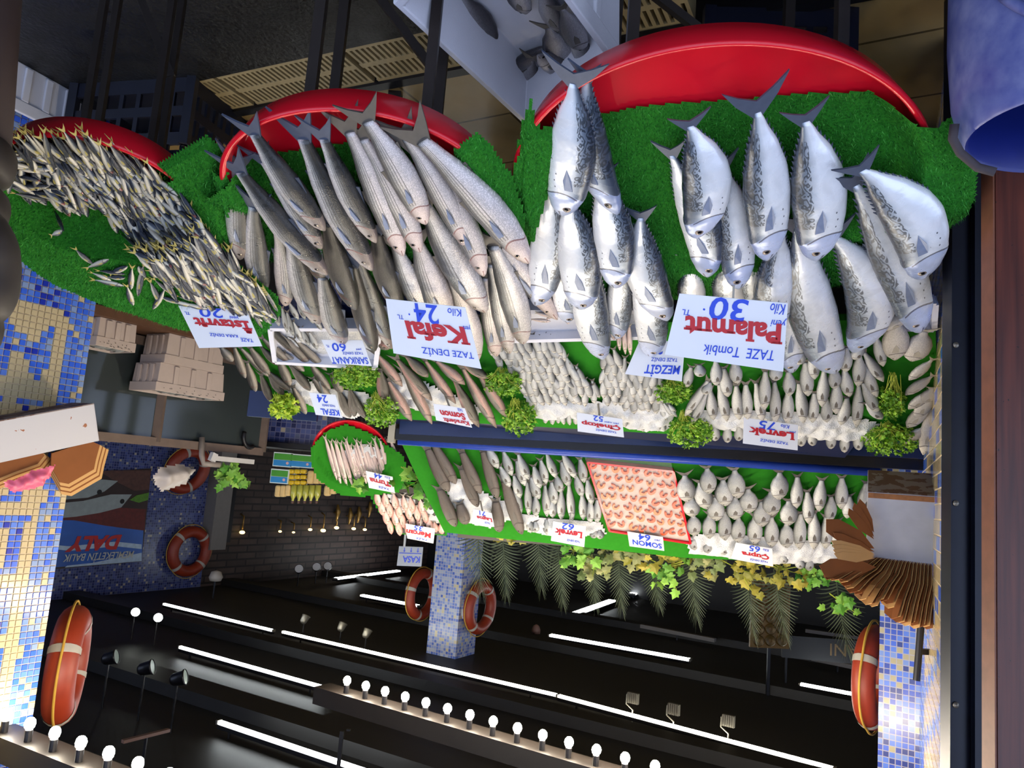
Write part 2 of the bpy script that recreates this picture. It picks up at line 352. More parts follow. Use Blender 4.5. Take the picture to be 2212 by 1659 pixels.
SK = {
 'bonito': fishskin('bonito_skin', [(0, 'f0f0f2'), (.5, 'e2e6ec'), (.66, 'bcc4ce'), (.8, '707c8c'), (.95, '3a4454')], 'bonito', .26, .22, 'a4b4de'),  # blue head tint paints in the reflection of the sky
 'mullet': fishskin('grey_mullet_skin', [(0, 'f0e6e0'), (.38, 'e4e0dc'), (.52, 'aeaeac'), (.66, '585c60'), (.82, '24272b')], 'mullet', .28, .15, 'c4aca0', .76),
 'pale': fishskin('pale_mullet_skin', [(0, 'f2e4de'), (.45, 'e6dcd6'), (.66, 'b8b4ae'), (.82, '706e6a'), (1, '403e3c')], 'mullet', .3, .1, 'dcb4a8', .76),
 'bass': fishskin('sea_bass_skin', [(0, 'd8d8d6'), (.5, 'c4c5c4'), (.75, '9c9e9e'), (1, '6c6e6e')], 'bass', .36, .15, 'c4beb0', .74),
 'greybass': fishskin('grey_bass_skin', [(0, 'd8d8d6'), (.45, 'b4b8b8'), (.7, '858a8c'), (1, '565a5e')], 'bass', .36, .25, 'a4a6a2', .74),
 'bream': fishskin('sea_bream_skin', [(0, 'd0d0ce'), (.5, 'b8b9b8'), (.8, '929494'), (1, '6a6c6c')], 'bass', .36, .2, 'b0aca2', .74),
 'white': fishskin('white_bream_skin', [(0, 'e0d8ce'), (.5, 'd2cabe'), (.85, 'b4aca2'), (1, '8e8880')], 'bass', .45, .05, None, .74),
 'horse': fishskin('horse_mackerel_skin', [(0, 'd4cec0'), (.3, 'c4c0b2'), (.44, '8c9290'), (.54, '364052'), (1, '161d2c')], 'plain', .28, .25, None, .76),
 'horse_red': fishskin('horse_mackerel_skin_bloody', [(0, 'd4cec0'), (.3, 'c4c0b2'), (.44, '8c9290'), (.54, '364052'), (1, '161d2c')], 'plain', .28, .25, 'a04038', .86),
 'grouper': fishskin('brown_grouper_skin', [(0, '6e625a'), (.5, '5c5048'), (1, '40372f')], 'scaly', .5, .05, None, .74),
 'trout': fishskin('black_sea_trout_skin', [(0, 'b89c8c'), (.28, 'ac7c76'), (.42, '84766a'), (.62, '504a3e'), (1, '302d26')], 'scaly', .38, .15, '7c6c60', .76),
 'pink': fishskin('pink_bream_skin', [(0, 'eed8cc'), (.5, 'e2bcae'), (1, 'd49a8c')], 'plain', .35, .1, 'd8968a', .74),
 'pike': fishskin('pinkish_garfish_skin', [(0, 'e2d2c8'), (.5, 'ccb4ae'), (1, 'a08a88')], 'plain', .35, .15, None, .78),
 'dark': fishskin('dark_mullet_skin', [(0, 'b4a898'), (.25, '827a70'), (.46, '48443e'), (1, '262421')], 'mullet', .36, .2, None, .76),
 'boxfish': fishskin('grey_bream_skin', [(0, 'c8c4c8'), (.4, 'a4a0a4'), (.7, '6c686c'), (1, '3c3a42')], 'bass', .32, .35, None, .74),
}
fin_blue = plain('blue_grey_fin', hexc('4a5264'), .4, .2, var=.2, scale=60)
pec_m = plain('blue_pectoral_fin', hexc('77829a'), .35, .1, var=.2, scale=60)
fin_grey = plain('grey_fin', hexc('524d48'), .5, .1, var=.2, scale=60)
fin_pale = plain('pale_fin', hexc('9c9484'), .5, var=.2, scale=60)
fin_yel = plain('yellowish_fin', hexc('a89a50'), .5, var=.25, scale=60)
eye_m = plain('fish_eye_pupil', hexc('0a0a10'), .08); iris_m = plain('fish_eye_iris', hexc('9a8a7c'), .2, .4)

PROF = {
 'bonito': [(0, .07), (.07, .14), (.2, .32), (.35, .45), (.5, .5), (.65, .48), (.8, .42), (.9, .31), (.96, .19), (1, .04)],
 'mullet': [(0, .19), (.1, .24), (.3, .41), (.5, .5), (.68, .48), (.82, .39), (.92, .27), (.98, .14), (1, .05)],
 'bass': [(0, .17), (.12, .24), (.3, .41), (.5, .5), (.68, .47), (.82, .36), (.92, .22), (1, .05)],
 'bream': [(0, .12), (.1, .17), (.25, .38), (.45, .5), (.65, .49), (.82, .38), (.93, .2), (1, .06)],
 'horse': [(0, .08), (.12, .2), (.35, .45), (.55, .5), (.78, .42), (.92, .25), (1, .06)],
 'pike': [(0, .2), (.2, .38), (.5, .5), (.75, .42), (.9, .24), (1, .06)],
 'grouper': [(0, .28), (.12, .34), (.35, .46), (.55, .5), (.75, .47), (.9, .34), (.97, .2), (1, .08)],
}
def prof(k, t):
    P = PROF[k]
    for (a, x), (b, y) in zip(P, P[1:]):
        if t <= b:
            q = (t - a) / (b - a); q = q * q * (3 - 2 * q) * .35 + q * .65; return x + (y - x) * q
    return P[-1][1]
def body_geo(kind, L, W, T, bend, nt, na, gill=.76):
    vs = []; uvs = []
    for i in range(nt + 1):
        t = i / nt; h = prof(kind, t) * W; z = (prof(kind, t) * .86 + .06 * (1 - abs(2 * t - 1))) * T
        if gill < t < .93: h *= 1.02; z *= 1.05
        cx = bend * L * 4 * t * (1 - t)
        for j in range(na):
            g = 2 * PI * j / na; c, s = math.cos(g), math.sin(g)
            vs.append((cx + h * c, (t - .5) * L, z * math.copysign(abs(s) ** .85, s))); uvs.append((t, (c + 1) / 2))
    fs = [(i * na + j, (i + 1) * na + j, (i + 1) * na + (j + 1) % na, i * na + (j + 1) % na) for i in range(nt) for j in range(na)]
    fs += [tuple(range(na)), tuple(nt * na + j for j in range(na - 1, -1, -1))]
    return vs, fs, uvs
def tail_geo(mb, L, W, fl, spread, m=0, th=.0025, y0=None, a=.07):
    y0 = -L * .5 if y0 is None else y0; a = W * a
    for sg in (-1, 1):
        out = [(0, y0 + .03 * L), (sg * a, y0 + .03 * L), (sg * spread * W * .32, y0 - fl * .42), (sg * spread * W * .5, y0 - fl), (sg * spread * W * .26, y0 - fl * .66), (0, y0 - fl * .38)]
        if sg < 0: out.reverse()
        mb.slab([V((x, y, th)) for x, y in out], 2 * th, (0, 0, 1), m)
def set_uv(me, uvs):
    lay = me.uv_layers.new(name='UVMap'); vi = [0] * len(me.loops); me.loops.foreach_get('vertex_index', vi)
    flat = []
    for i in vi:
        flat += uvs[i] if i < len(uvs) else (.3, .5)
    lay.data.foreach_set('uv', flat)
def big_fish(name, label, cat, group, kind, skin, A, B, n, W, T, back, bend=0, roll=0, finm=None, eye=.016, spread=1.1, tail=.2, finlets=False, pect=.17):
    """a large fish lying from tail A to snout B; back = +1 when its back points to the photograph's left"""
    A = V(A); B = V(B); y = (B - A).normalized(); L = (B - A).length
    z = (n - y * n.dot(y)).normalized(); x = y.cross(z)
    if back < 0: x = -x; z = -z              # turned over onto its other flank
    M = frame((A + B) / 2, x, y, z) @ Matrix.Rotation(math.radians(roll), 4, 'Y')
    r = thing(name, label, cat, group=group, M=M); up = 1 if back > 0 else -1
    vs, fs, uv = body_geo(kind, L, W, T, bend, 40, 24); mb = MB(); mb.add(vs, fs); me = mb.mesh('body', True); set_uv(me, uv)
    link('body', me, SK[skin], r, True)
    fm = finm or fin_blue
    mb = MB(); tail_geo(mb, L, W, tail * L, spread, a=prof(kind, 0) * .92); part('tail_fin', mb, fm, r, local=True)
    hx = lambda t: prof(kind, t) * W
    cx = lambda t: bend * L * 4 * t * (1 - t)
    zt = lambda t, s: (prof(kind, t) * .86 + .06 * (1 - abs(2 * t - 1))) * T * max(0, 1 - s * s) ** .425
    te = .882; ex = cx(te) + hx(te) * .26; ez = zt(te, .32)
    mb = MB()
    for q in (up,):
        mb.sphere((ex, (te - .5) * L, q * ez), eye, 14, 8, (1, 1, .35), m=0); mb.sphere((ex, (te - .5) * L, q * (ez + eye * .16)), eye * .62, 12, 6, (1, 1, .4), m=1)
    part('eye', mb, [iris_m, eye_m], r, True, True)
    mb = MB(); tp = .70
    for q in (up,):
        bx = cx(tp) + hx(tp) * .12; zz = zt(tp, .15) + .002
        P = [(bx + .10 * W, (tp - .5) * L, zz), (bx - .07 * W, (tp - .5) * L, zz), (bx - .12 * W, (tp - pect * .5 - .5) * L, zz + .004), (bx - .06 * W, (tp - pect - .5) * L, zz + .003), (bx + .06 * W, (tp - pect * .45 - .5) * L, zz + .003)]
        P = [V((a, b, q * c)) for a, b, c in P]
        if q < 0: P.reverse()
        mb.slab(P, .002, (0, 0, q))
    part('pectoral_fin', mb, pec_m, r, local=True)
    for sg in (1, -1):
        mb = MB()
        for k in range(9 if finlets else 1):
            if finlets: t0, t1, hh = .06 + k * .033, .085 + k * .033, .035
            else: t0, t1, hh = (.42, .6, .14) if sg > 0 else (.22, .32, .12)
            b0 = cx(t0) + sg * hx(t0) * .97; b1 = cx(t1) + sg * hx(t1) * .97; tm = t0 - .015
            P = [V((b0, (t0 - .5) * L, .0012)), V((b1, (t1 - .5) * L, .0012)), V((cx(tm) + sg * (hx(t0) + hh * W), (tm - .5) * L + .1 * (t1 - t0) * L, .0012))]
            if sg > 0: P.reverse()
            mb.slab(P, .0024, (0, 0, 1))
        part(('dorsal_fin' if sg > 0 else 'anal_fin') + ('lets' if finlets else ''), mb, fm, r, local=True)
    return r
PROTO = {}
def small_mesh(kind, skin, T=.55, finm=None, bend=0, key=None, nt=16, na=10, tail=.2, spread=1.0, eye=.07):
    """unit fish: length 1 (y), height 1 (x), flank up; several share one mesh"""
    k = (kind, skin, T, bend, key)
    if k in PROTO: return PROTO[k]
    vs, fs, uv = body_geo(kind, 1, 1, T, bend, nt, na); mb = MB(); mb.add(vs, fs, 0)
    nb = len(mb.f)
    tail_geo(mb, 1, 1, tail, spread, 1, .02, a=prof(kind, 0) * .9)
    te = .9
    for q in (1, -1): mb.sphere((prof(kind, te) * .3 + bend * 4 * te * (1 - te), te - .5, q * prof(kind, te) * .8 * T), eye, 8, 5, (1.0, .32, .3), m=2)
    for q in (1, -1) if key is None else ():
        zz = q * T * .46; mb.slab([V((.14, .20, zz)), V((-.10, .20, zz)), V((-.12, .10, zz * 1.06)), V((.0, .0, zz * 1.06)), V((.10, .09, zz * 1.06))][::q], .02, (0, 0, q), 1)
    me = mb.mesh(kind, False); sm = [i < nb for i in range(len(me.polygons))]; me.polygons.foreach_set('use_smooth', sm); set_uv(me, uv)
    for q in (SK[skin], finm or fin_grey, eye_m): me.materials.append(q)
    PROTO[k] = me; return me
def small_fish(name, me, A, B, n, W, back=1, roll=0, T=1.0):
    A = V(A); B = V(B); y = (B - A).normalized(); L = (B - A).length; z = (n - y * n.dot(y)).normalized(); x = y.cross(z)
    if back < 0: x = -x; z = -z
    o = bpy.data.objects.new(name, me); COL.objects.link(o)
    o.matrix_basis = frame((A + B) / 2, x, y, z) @ Matrix.Rotation(math.radians(roll), 4, 'Y') @ Matrix.Diagonal((W, L, W * T, 1))
    return o
def row_label(items, fmt):               # items: (object, u); numbers them from the photograph's left
    for i, (o, u) in enumerate(sorted(items, key=lambda q: q[1])): o['label'] = fmt % nth(i)
def px(w, p): return w * (p - EYE).dot(fw) / F     # size in metres of w pixels seen at p

def text_mesh(s, w, h, org, ex, ey, n, shear=0, bold=0, serif=False):
    cu = bpy.data.curves.new('lettering', 'FONT'); cu.body = s; cu.shear = shear; cu.offset = bold; cu.resolution_u = 3; cu.extrude = .004
    o = bpy.data.objects.new('lettering', cu); COL.objects.link(o); bpy.context.view_layer.update()
    me = bpy.data.meshes.new_from_object(o.evaluated_get(bpy.context.evaluated_depsgraph_get())); bpy.data.objects.remove(o)
    if serif:                                  # slab feet on the stems of the printed names
        vv = [q.co.copy() for q in me.vertices]; add = MB(); seen = set()
        for e in me.edges:
            a, b = vv[e.vertices[0]], vv[e.vertices[1]]; L = abs(a.x - b.x); k = (round(min(a.x, b.x), 3), round(a.y, 3))
            if a.z < 0 or b.z < 0 or abs(a.y - b.y) > 1e-4 or not .05 < L < .30 or k in seen: continue
            if not (abs(a.y) < .02 or a.y > .45): continue
            seen.add(k); x0_, x1_ = min(a.x, b.x) - .06, max(a.x, b.x) + .06; y = a.y; t = .085 if abs(y) < .02 else -.085
            add.box(((x0_ + x1_) / 2, y + t / 2, 0), (x1_ - x0_, .085, .008))
        n0 = len(vv); fs_ = [tuple(p.vertices) for p in me.polygons] + [tuple(i + n0 for i in f) for f in add.f]
        me = bpy.data.meshes.new('lettering'); me.from_pydata([tuple(q) for q in vv] + add.v, [], fs_); me.update()
    xs = [v.co.x for v in me.vertices]; ys = [v.co.y for v in me.vertices]
    x0, x1, y0, y1 = min(xs), max(xs), min(ys), max(ys); sx = w / (x1 - x0); sy = h / (y1 - y0)
    for v in me.vertices:
        v.co = org + ex * ((v.co.x - x0) * sx) + ey * ((v.co.y - y0) * sy) + n * (.0012 + (.0006 if v.co.z > 0 else -.0006))
    return me

# ------------------------------------------------------------------ the hall: floor, ceiling, walls, columns
SD = V((.862, .508, 0)); WD = V((-.508, .862, 0)); UP = V((0, 0, 1))     # the hall's two directions
CZ = 3.5
def quad_uv(name, A, ex, ey, w, h, mats, th=.1, parent=None, kind=True, label=None):
    """an upright slab, front face A + ex*w + ey*h with metre UVs, th thick behind"""
    n = ex.cross(ey); A = V(A); mb = MB(); P = [A, A + ex * w, A + ex * w + ey * h, A + ey * h]; mb.slab(P, th, n)
    me = mb.mesh(name); lay = me.uv_layers.new(name='UVMap')
    for l in me.loops:
        q = V(mb.v[l.vertex_index]) - A; lay.data[l.index].uv = (q.dot(ex) + q.dot(n), q.dot(ey))
    o = link(name, me, mats, parent)
    if parent is None and kind: o['kind'] = 'structure'
    return o
g1 = at_z(240, 217, 0); g2 = at_z(905, 72, 0)                 # the drain gutter, photo's near edge
gd = (g2 - g1).normalized(); gn = V((-gd.y, gd.x, 0)); gn = gn if gn.y > 0 else -gn
def strip(a0, a1, b0, b1, z0, z1, mb, m=0):
    mb.add([g1 + gd * a + gn * b + UP * z for z in (z0, z1) for a, b in ((a0, b0), (a1, b0), (a1, b1), (a0, b1))],
           [(3, 2, 1, 0), (4, 5, 6, 7), (0, 1, 5, 4), (1, 2, 6, 5), (2, 3, 7, 6), (3, 0, 4, 7)], m)
GW = .27
if gd.x < 0: gd = -gd
mb = MB(); strip(-14, 14, GW, 26, -.1, 0, mb); struct('floor', mb, beige_tile)
mb = MB(); strip(-14, 14, -9, 0, -.1, 0, mb); struct('floor_street', mb, wet_m)
mb = MB(); strip(-14, 14, 0, GW, -.14, -.1, mb); struct('floor_gutter', mb, dark_m)
mb = MB(); strip(-14, 14, GW - .045, GW, -.1, .012, mb); struct('trim_1', mb, blackmetal)
# slotted drain covers lying in the gutter
lo = g1.dot(gd); k = 0
for c in range(-4, 5):
    a0 = c * .62 + .02
    mb = MB()
    for b0, b1 in ((.0, .015), (.100, .125), (.21, .225)): strip(a0, a0 + .6, b0, b1, -.03, 0, mb)
    for i in range(25):
        a = a0 + i * .0242
        for b0, b1 in ((.015, .10), (.125, .21)): strip(a, a + .012, b0, b1, -.03, 0, mb)
    strip(a0, a0 + .01, 0, .225, -.1, -.03, mb); strip(a0 + .59, a0 + .6, 0, .225, -.1, -.03, mb)
    cc = g1 + gd * (a0 + .3)
    o = part('drain_grate', mb, grate_m); tag(o, 'cream slotted plastic cover in the floor gutter under the fish stands', 'drain cover', 'gutter covers')
mb = MB(); mb.box((0, 10.4, CZ + .05), (30, 20, .1)); struct('ceiling', mb, ceil_m)
for i, (b, wd) in enumerate(((4.6, .30), (6.3, .22), (8.9, .25), (11.2, .25))):     # dark ribs across the ceiling
    mb = MB(); c = WD * b; mb.bar(c - SD * 9 + UP * (CZ - .05), c + SD * 11 + UP * (CZ - .05), wd, .1); struct('trim_%d' % (i + 2), mb, ceil_m)
WP = V((5.67, 10.8, 0))
quad_uv('wall_right', WP + WD * 1.95, -WD, UP, 8, CZ, mos_wall)
quad_uv('wall_right_brick', WP + WD * 8.0, -WD, UP, 6.05, CZ, brick_m)
quad_uv('wall_back', WP + WD * 8.0 - SD * 22, SD, UP, 22, CZ, dark_m)
mb = MB(); mb.bar(WP + WD * 2.15 - SD * .12 + UP * 1.45, WP + WD * 1.85 - SD * .12 + UP * 1.45, .24, 2.9); struct('trim_7', mb, greypaint_m)
mb = MB(); mb.bar(WP + WD * 2.32 - SD * .05 + UP * 1.4, WP + WD * 2.18 - SD * .05 + UP * 1.4, .16, 2.8); struct('trim_8', mb, blackmetal)

# central mosaic pillar
PC = at_z(983, 1424, CZ)
def box_uv(name, corner, e1, l1, e2, l2, z0, z1, mat, kind=True):
    c = V((corner.x, corner.y, 0)); P = [c, c + e1 * l1, c + e1 * l1 + e2 * l2, c + e2 * l2]; mb = MB()
    mb.add([p + UP * z for z in (z0, z1) for p in P], [(3, 2, 1, 0), (4, 5, 6, 7), (0, 1, 5, 4), (1, 2, 6, 5), (2, 3, 7, 6), (3, 0, 4, 7)])
    me = mb.mesh(name); lay = me.uv_layers.new(name='UVMap')
    for p in me.polygons:
        for li in p.loop_indices:
            q = V(mb.v[me.loops[li].vertex_index]) - c
            lay.data[li].uv = ((q.dot(e1) if abs(p.normal.dot(e2)) > .5 else q.dot(e2)) + 5, q.z)
    o = link(name, me, mat)
    if kind: o['kind'] = 'structure'
    return o
box_uv('column_middle', PC, SD, .40, WD, .40, 0, CZ, mos_pillar)
# left-hand tiled wall return and pilaster behind the bag holder (seen almost edge-on)
LP = at_y(1988, 1480, 3.6); LP.z = 0
box_uv('column_left', LP, SD, .17, WD, .5, 0, CZ, mosaic('blue_mosaic_pilaster', '8c8a90', ['24409c', '3050ac', '1c3488', '4464b4', '16286c', '5c74ac'], .026, .12, '8c8464'))
# right-hand column: tiles laid one by one with blue lettering running up it
CE = V((1.86, 3.32, 0)); TP = .0262                            # far edge of the face we see, tile pitch
FN = V((-WD.y, WD.x, 0)); FN = FN if FN.dot(-V((CE.x, CE.y, 0))) > 0 else -FN
mb = MB()
NJ, NI = 20, 132
def put_tile(i, j, m): pass
A = CE - FN * .004
mb.add([A + q for q in (V((0, 0, 0)), -WD * NJ * TP, -WD * NJ * TP - FN * .5, -FN * .5)] + [A + q + UP * CZ for q in (V((0, 0, 0)), -WD * NJ * TP, -WD * NJ * TP - FN * .5, -FN * .5)],
       [(0, 1, 2, 3), (7, 6, 5, 4), (0, 4, 5, 1), (1, 5, 6, 2), (2, 6, 7, 3), (3, 7, 4, 0)], 0)
# rows counted upward from the height the photograph first shows; '#' blue, '.' beige, column 0 = far edge
LET = '''
bbbbbbbbbbbbbbbbbbbb
bbbbbbbbbbbbbbbbbbbb
bbbbbbbbbbbbbbbbbbbb
bbbbbbbbbbbbbbbbbbbb
bbbbb..............b
bbbb..............bb
bbbb..........bb..bb
bbbb..b......bbb..bb
bbbb..bb....bbbb..bb
bbbb..bb..bbbbbb..bb
bbbb..bbbbb.bb.b..bb
bbbb..bbbbbbbb....bb
bbbb..bbbb..bb....bb
bbbb..bbb...bb....bb
bbbb...bb...bb....bb
bbbb...b....b.....bb
bbbb..............bb
bbbb..............bb
bbbb..............bb
bbbb..bbbb..bbb...bb
bbbb....b....bb...bb
bbbb....b....bb...bb
bbbb...bb....bb...bb
bbbb...bbbbbbbb...bb
bbbb...bbbbbbbb...bb
bbbb.........bb...bb
bbbb.........bb...bb
bbbb..............bb
bbbb..............bb
bbbb..............bb
bbbb..bbbbbbbb....bb
bbbb...bb....bb...bb
bbbb...bb....bb...bb
bbbb...bb....b....bb
bbbb...bbbbbb.....bb
bbbb..............bb
bbbb..............bb
bbbb.bbbbbbbbb....bb
bbbb..bbbbbbbb....bb
bbbb..bb..........bb
bbbb..bb..........bb
bbbb..bb..........bb
bbbb..bb..........bb
bbbb..bb..........bb
bbbb..bb..........bb
bbbb..bbbb........bb
bbbb..............bb
bbbb..............bb
bbbb..bbbb..bbbb..bb
bbbb..bb.....bb...bb
bbbb..bb.....bb...bb
bbbb..bbbbbbbbb...bb
bbbb..bb.....bb...bb
bbbb..bb.....bb...bb
bbbb..bbbb..bbbb..bb
bbbb..............bb
bbbb..............bb
bbbb..bbbbbbb.....bb
bbbb..bb....b.....bb
bbbb..bb..........bb
bbbb..bb..........bb
bbbb..bbbbbbb.....bb
bbbb..............bb
bbbb..............bb
'''.split()
Z0 = .82
rt = random.Random(3); vs = []; fs = []; ms = []
for i in range(NI):
    r = i - int(Z0 / TP)
    for j in range(NJ):
        ch = LET[r][j] if 0 <= r < len(LET) else ('b' if j < 4 or j > 17 or r < 0 else '.')
        m = 1 if ch == '.' else rt.choice([2, 2, 3, 3, 4, 2, 5] if j > 3 else [2, 3, 3, 4, 2, 3, 1])
        o = CE - WD * (j * TP) + UP * (i * TP); g = .0016; k = len(vs)
        for a, b, c in ((g, g, 0), (TP - g, g, 0), (TP - g, TP - g, 0), (g, TP - g, 0)):
            vs.append(o - WD * a + UP * b - FN * .004); 
        for a, b in ((g + .001, g + .001), (TP - g - .001, g + .001), (TP - g - .001, TP - g - .001), (g + .001, TP - g - .001)):
            vs.append(o - WD * a + UP * b + FN * .0015)
        fs += [(k + 4, k + 5, k + 6, k + 7), (k, k + 1, k + 5, k + 4), (k + 1, k + 2, k + 6, k + 5), (k + 2, k + 3, k + 7, k + 6), (k + 3, k, k + 4, k + 7)]; ms += [m] * 5
k = len(mb.v); mb.v += [tuple(q) for q in vs]; mb.f += [tuple(i + k for i in f) for f in fs]; mb.m += ms
struct('column_right', mb, tile_ms)
# beige-and-blue tiled wall strip coming towards us on the photograph's right
WL = V((-.438, .899, 0)); SL = V((.899, .438, 0))
mb = MB(); q = LP - WL * 1.54
mb.add([p + UP * z for z in (0, CZ) for p in (LP, q, q - SL * .3, LP - SL * .3)], [(3, 2, 1, 0), (4, 5, 6, 7), (0, 1, 5, 4), (1, 2, 6, 5), (2, 3, 7, 6), (3, 0, 4, 7)], 0)
vs = []
for i in range(66):
    for j in range(29):
        o = LP - WL * (j * .052) + UP * (i * .052); a = .003; b = .049
        m = 1 if (6 < j < 24 and (i * 3 + j) % 11 > 2) else rt.choice([2, 3, 4])
        mb.slab([o - WL * a + UP * a + SL * .002, o - WL * b + UP * a + SL * .002, o - WL * b + UP * b + SL * .002, o - WL * a + UP * b + SL * .002][::-1], .002, SL, m)
struct('wall_left', mb, tile_ms)

# blue steel post and varnished wooden jamb nearest to us
def upright(name, u0_, u1_, y, dep, mat, z1=3.4, kindlabel=None, parent=None, vref=700):
    a = at_y(u0_, vref, y); b = at_y(u1_, vref, y); c = (a + b) / 2
    mb = MB(); mb.box((c.x, y + dep / 2, z1 / 2), (abs(a.x - b.x), dep, z1)); return mb, c
root = thing('steel_post', 'dark blue painted steel post standing between the wooden jamb and the fish counter', 'post', (at_y(2075, 700, 2.02).x, 2.05, 0))
mb, c = upright('', 2058, 2126, 2.02, .05, bluesteel); part('post_body', mb, bluesteel, root)
mb, c = upright('', 2056, 2074, 2.00, .018, bluesteel); part('front_flange', mb, bluesteel, root)
mb, c = upright('', 2106, 2126, 2.00, .018, bluesteel); part('rear_flange', mb, bluesteel, root)
for v in (745, 1087, 1523):
    p = at_y(2065, v, 1.998); mb = MB(); mb.sphere(p, .008, 10, 6, (1, .5, 1)); mb.sphere(p - V((0, .003, 0)), .004, 8, 5, (1, .5, 1)); part('screw', mb, alu_m, root, True)
root = thing('wooden_jamb', 'red-brown varnished wooden door jamb at the far right of the photo', 'door jamb', (at_y(2170, 700, 1.75).x, 1.8, 0))
mb, c = upright('', 2152, 2340, 1.70, .047, wood_m); part('front_board', mb, wood_m, root)
mb = MB(); a = at_y(2151, 700, 1.70); mb.box((a.x + .002, 1.7245, 1.7), (.004, .045, 3.4)); part('edge_strip', mb, woodside_m, root)

# ------------------------------------------------------------------ lights of the hall
def led(px0, px1, wdt, label, mat, z=CZ - .09, name='led_strip'):
    a = at_z(*px0, z); b = at_z(*px1, z); c = (a + b) / 2
    r = thing(name, label, 'light', c, 'ceiling light strips'); d = (b - a).normalized()
    mb = MB(); mb.bar(a, b, wdt, .02); part('tube', mb, mat, r)
    mb = MB(); mb.bar(a + UP * .026, b + UP * .026, wdt * 1.25, .03)
    for q in (.08, .92): p = a.lerp(b, q); mb.bar(p + UP * .035, p + UP * (CZ - z), .015)
    part('housing', mb, blackmetal, r)
    for q in (a - d * .02, b): mb = MB(); mb.bar(q, q + d * .02, wdt * 1.2, .03); part('end_cap', mb, alu_m, r)
led((355, 1305), (590, 1362), .035, 'thin white led strip on the ceiling nearest the poster wall', strip_m)
led((390, 1398), (700, 1485), .035, 'white led strip beside the trio of black spotlights', strip_m)
led((475, 1560), (790, 1666), .035, 'led strip cut by the bottom edge of the photo', strip_m)
led((612, 1365), (1205, 1502), .038, 'long warm white led strip starting beside three small spotlights', stripw_m)
led((1207, 1503), (1800, 1660), .038, 'long warm white led strip running under the grey finned floodlights', stripw_m)
led((1190, 1372), (1490, 1425), .09, 'thick white fluorescent tube behind the palm fronds, longest of the tubes', strip_m, name='fluorescent_tube')
led((1730, 1478), (1868, 1504), .08, 'thick white fluorescent tube ending at the right-hand lifebuoy', strip_m, name='fluorescent_tube')
led((783, 1286), (905, 1309), .09, 'white fluorescent tube ending behind the mosaic pillar', strip_m, name='fluorescent_tube')
led((724, 1250), (860, 1233), .10, 'white fluorescent tube just above the cashier sign, tilted the other way', strip_m, name='fluorescent_tube')
led((1243, 1325), (1322, 1297), .12, 'short slanted fluorescent tube among the palm fronds', strip_m, name='fluorescent_tube')
led((1365, 1283), (1402, 1270), .12, 'small slanted fluorescent tube half hidden by palm and vine', strip_m, name='fluorescent_tube')
led((1440, 1252), (1478, 1244), .12, 'tiny bright tube glimpsed between vine leaves', strip_m, name='fluorescent_tube')
def flood(p, aim, w_, ang, col=(1, .93, .82)):
    l = bpy.data.lights.new('lamp', 'SPOT'); l.energy = w_; l.spot_size = math.radians(ang); l.spot_blend = .5; l.shadow_soft_size = .05; l.color = col
    o = bpy.data.objects.new('lamp', l); COL.objects.link(o); o.location = p; o.rotation_euler = (V(aim) - V(p)).to_track_quat('-Z', 'Y').to_euler()
# bulb garlands on dark beams
def garland(pa, pb, z, n, extra0, extra1, lab, grp, bname, bm):
    a = at_z(*pa, z); b = at_z(*pb, z); st = (b - a) / (n - 1); d = st.normalized(); s0 = a - st * extra0; s1 = a + st * (n - 1 + extra1)
    mb = MB(); off = V((-d.y, d.x, 0)); off = off if off.y > 0 else -off
    mb.bar(s0 - d * .2 + UP * .11 + off * .02, s1 + d * .2 + UP * .11 + off * .02, .12, .09); o = part('light_beam', mb, dkbrown_m)
    tag(o, bname, 'beam')
    mb = MB()
    for sg in (1, -1): mb.bar(s0 + UP * .16, s0 + UP * (CZ - .0), .03)
    for i in range(-extra0, n + extra1):  # unseen bulbs continuing the row, added at full power to light the trays
        p = a + st * i; r = thing('light_bulb', lab, 'light bulb', p, grp)
        mb = MB(); mb.sphere(p, .021, 8, 6, (1, 1, 1.15)); part('globe', mb, bm if i < n else bulb_m, r, True)
        mb = MB(); mb.lathe([(.014, .022), (.014, .07)], 12, Matrix.Translation(p), cap0=True, cap1=True); part('socket', mb, blackmetal, r)
    for q in (s0, s1):
        mb = MB(); mb.bar(q + UP * .26, q + UP * CZ, .02); mb.bar(q + UP * .26 + off * .05, q + UP * .27 + off * .05, .02)
        part('hanger', mb, blackmetal, o)
garland((750, 1470), (1415, 1655), 2.62, 14, 0, 7, 'small glowing round bulb on the long dark beam across the hall', 'bulbs of the long row', 'long dark beam carrying a row of glowing bulbs below the led strips', bulb_m)
garland((14, 1544), (298, 1650), 2.55, 6, 0, 9, 'bright bulb on the dark beam at the lower left corner of the photo', 'bulbs of the corner row', 'dark beam with bright bulbs at the lower left corner of the photo', bulb2_m)
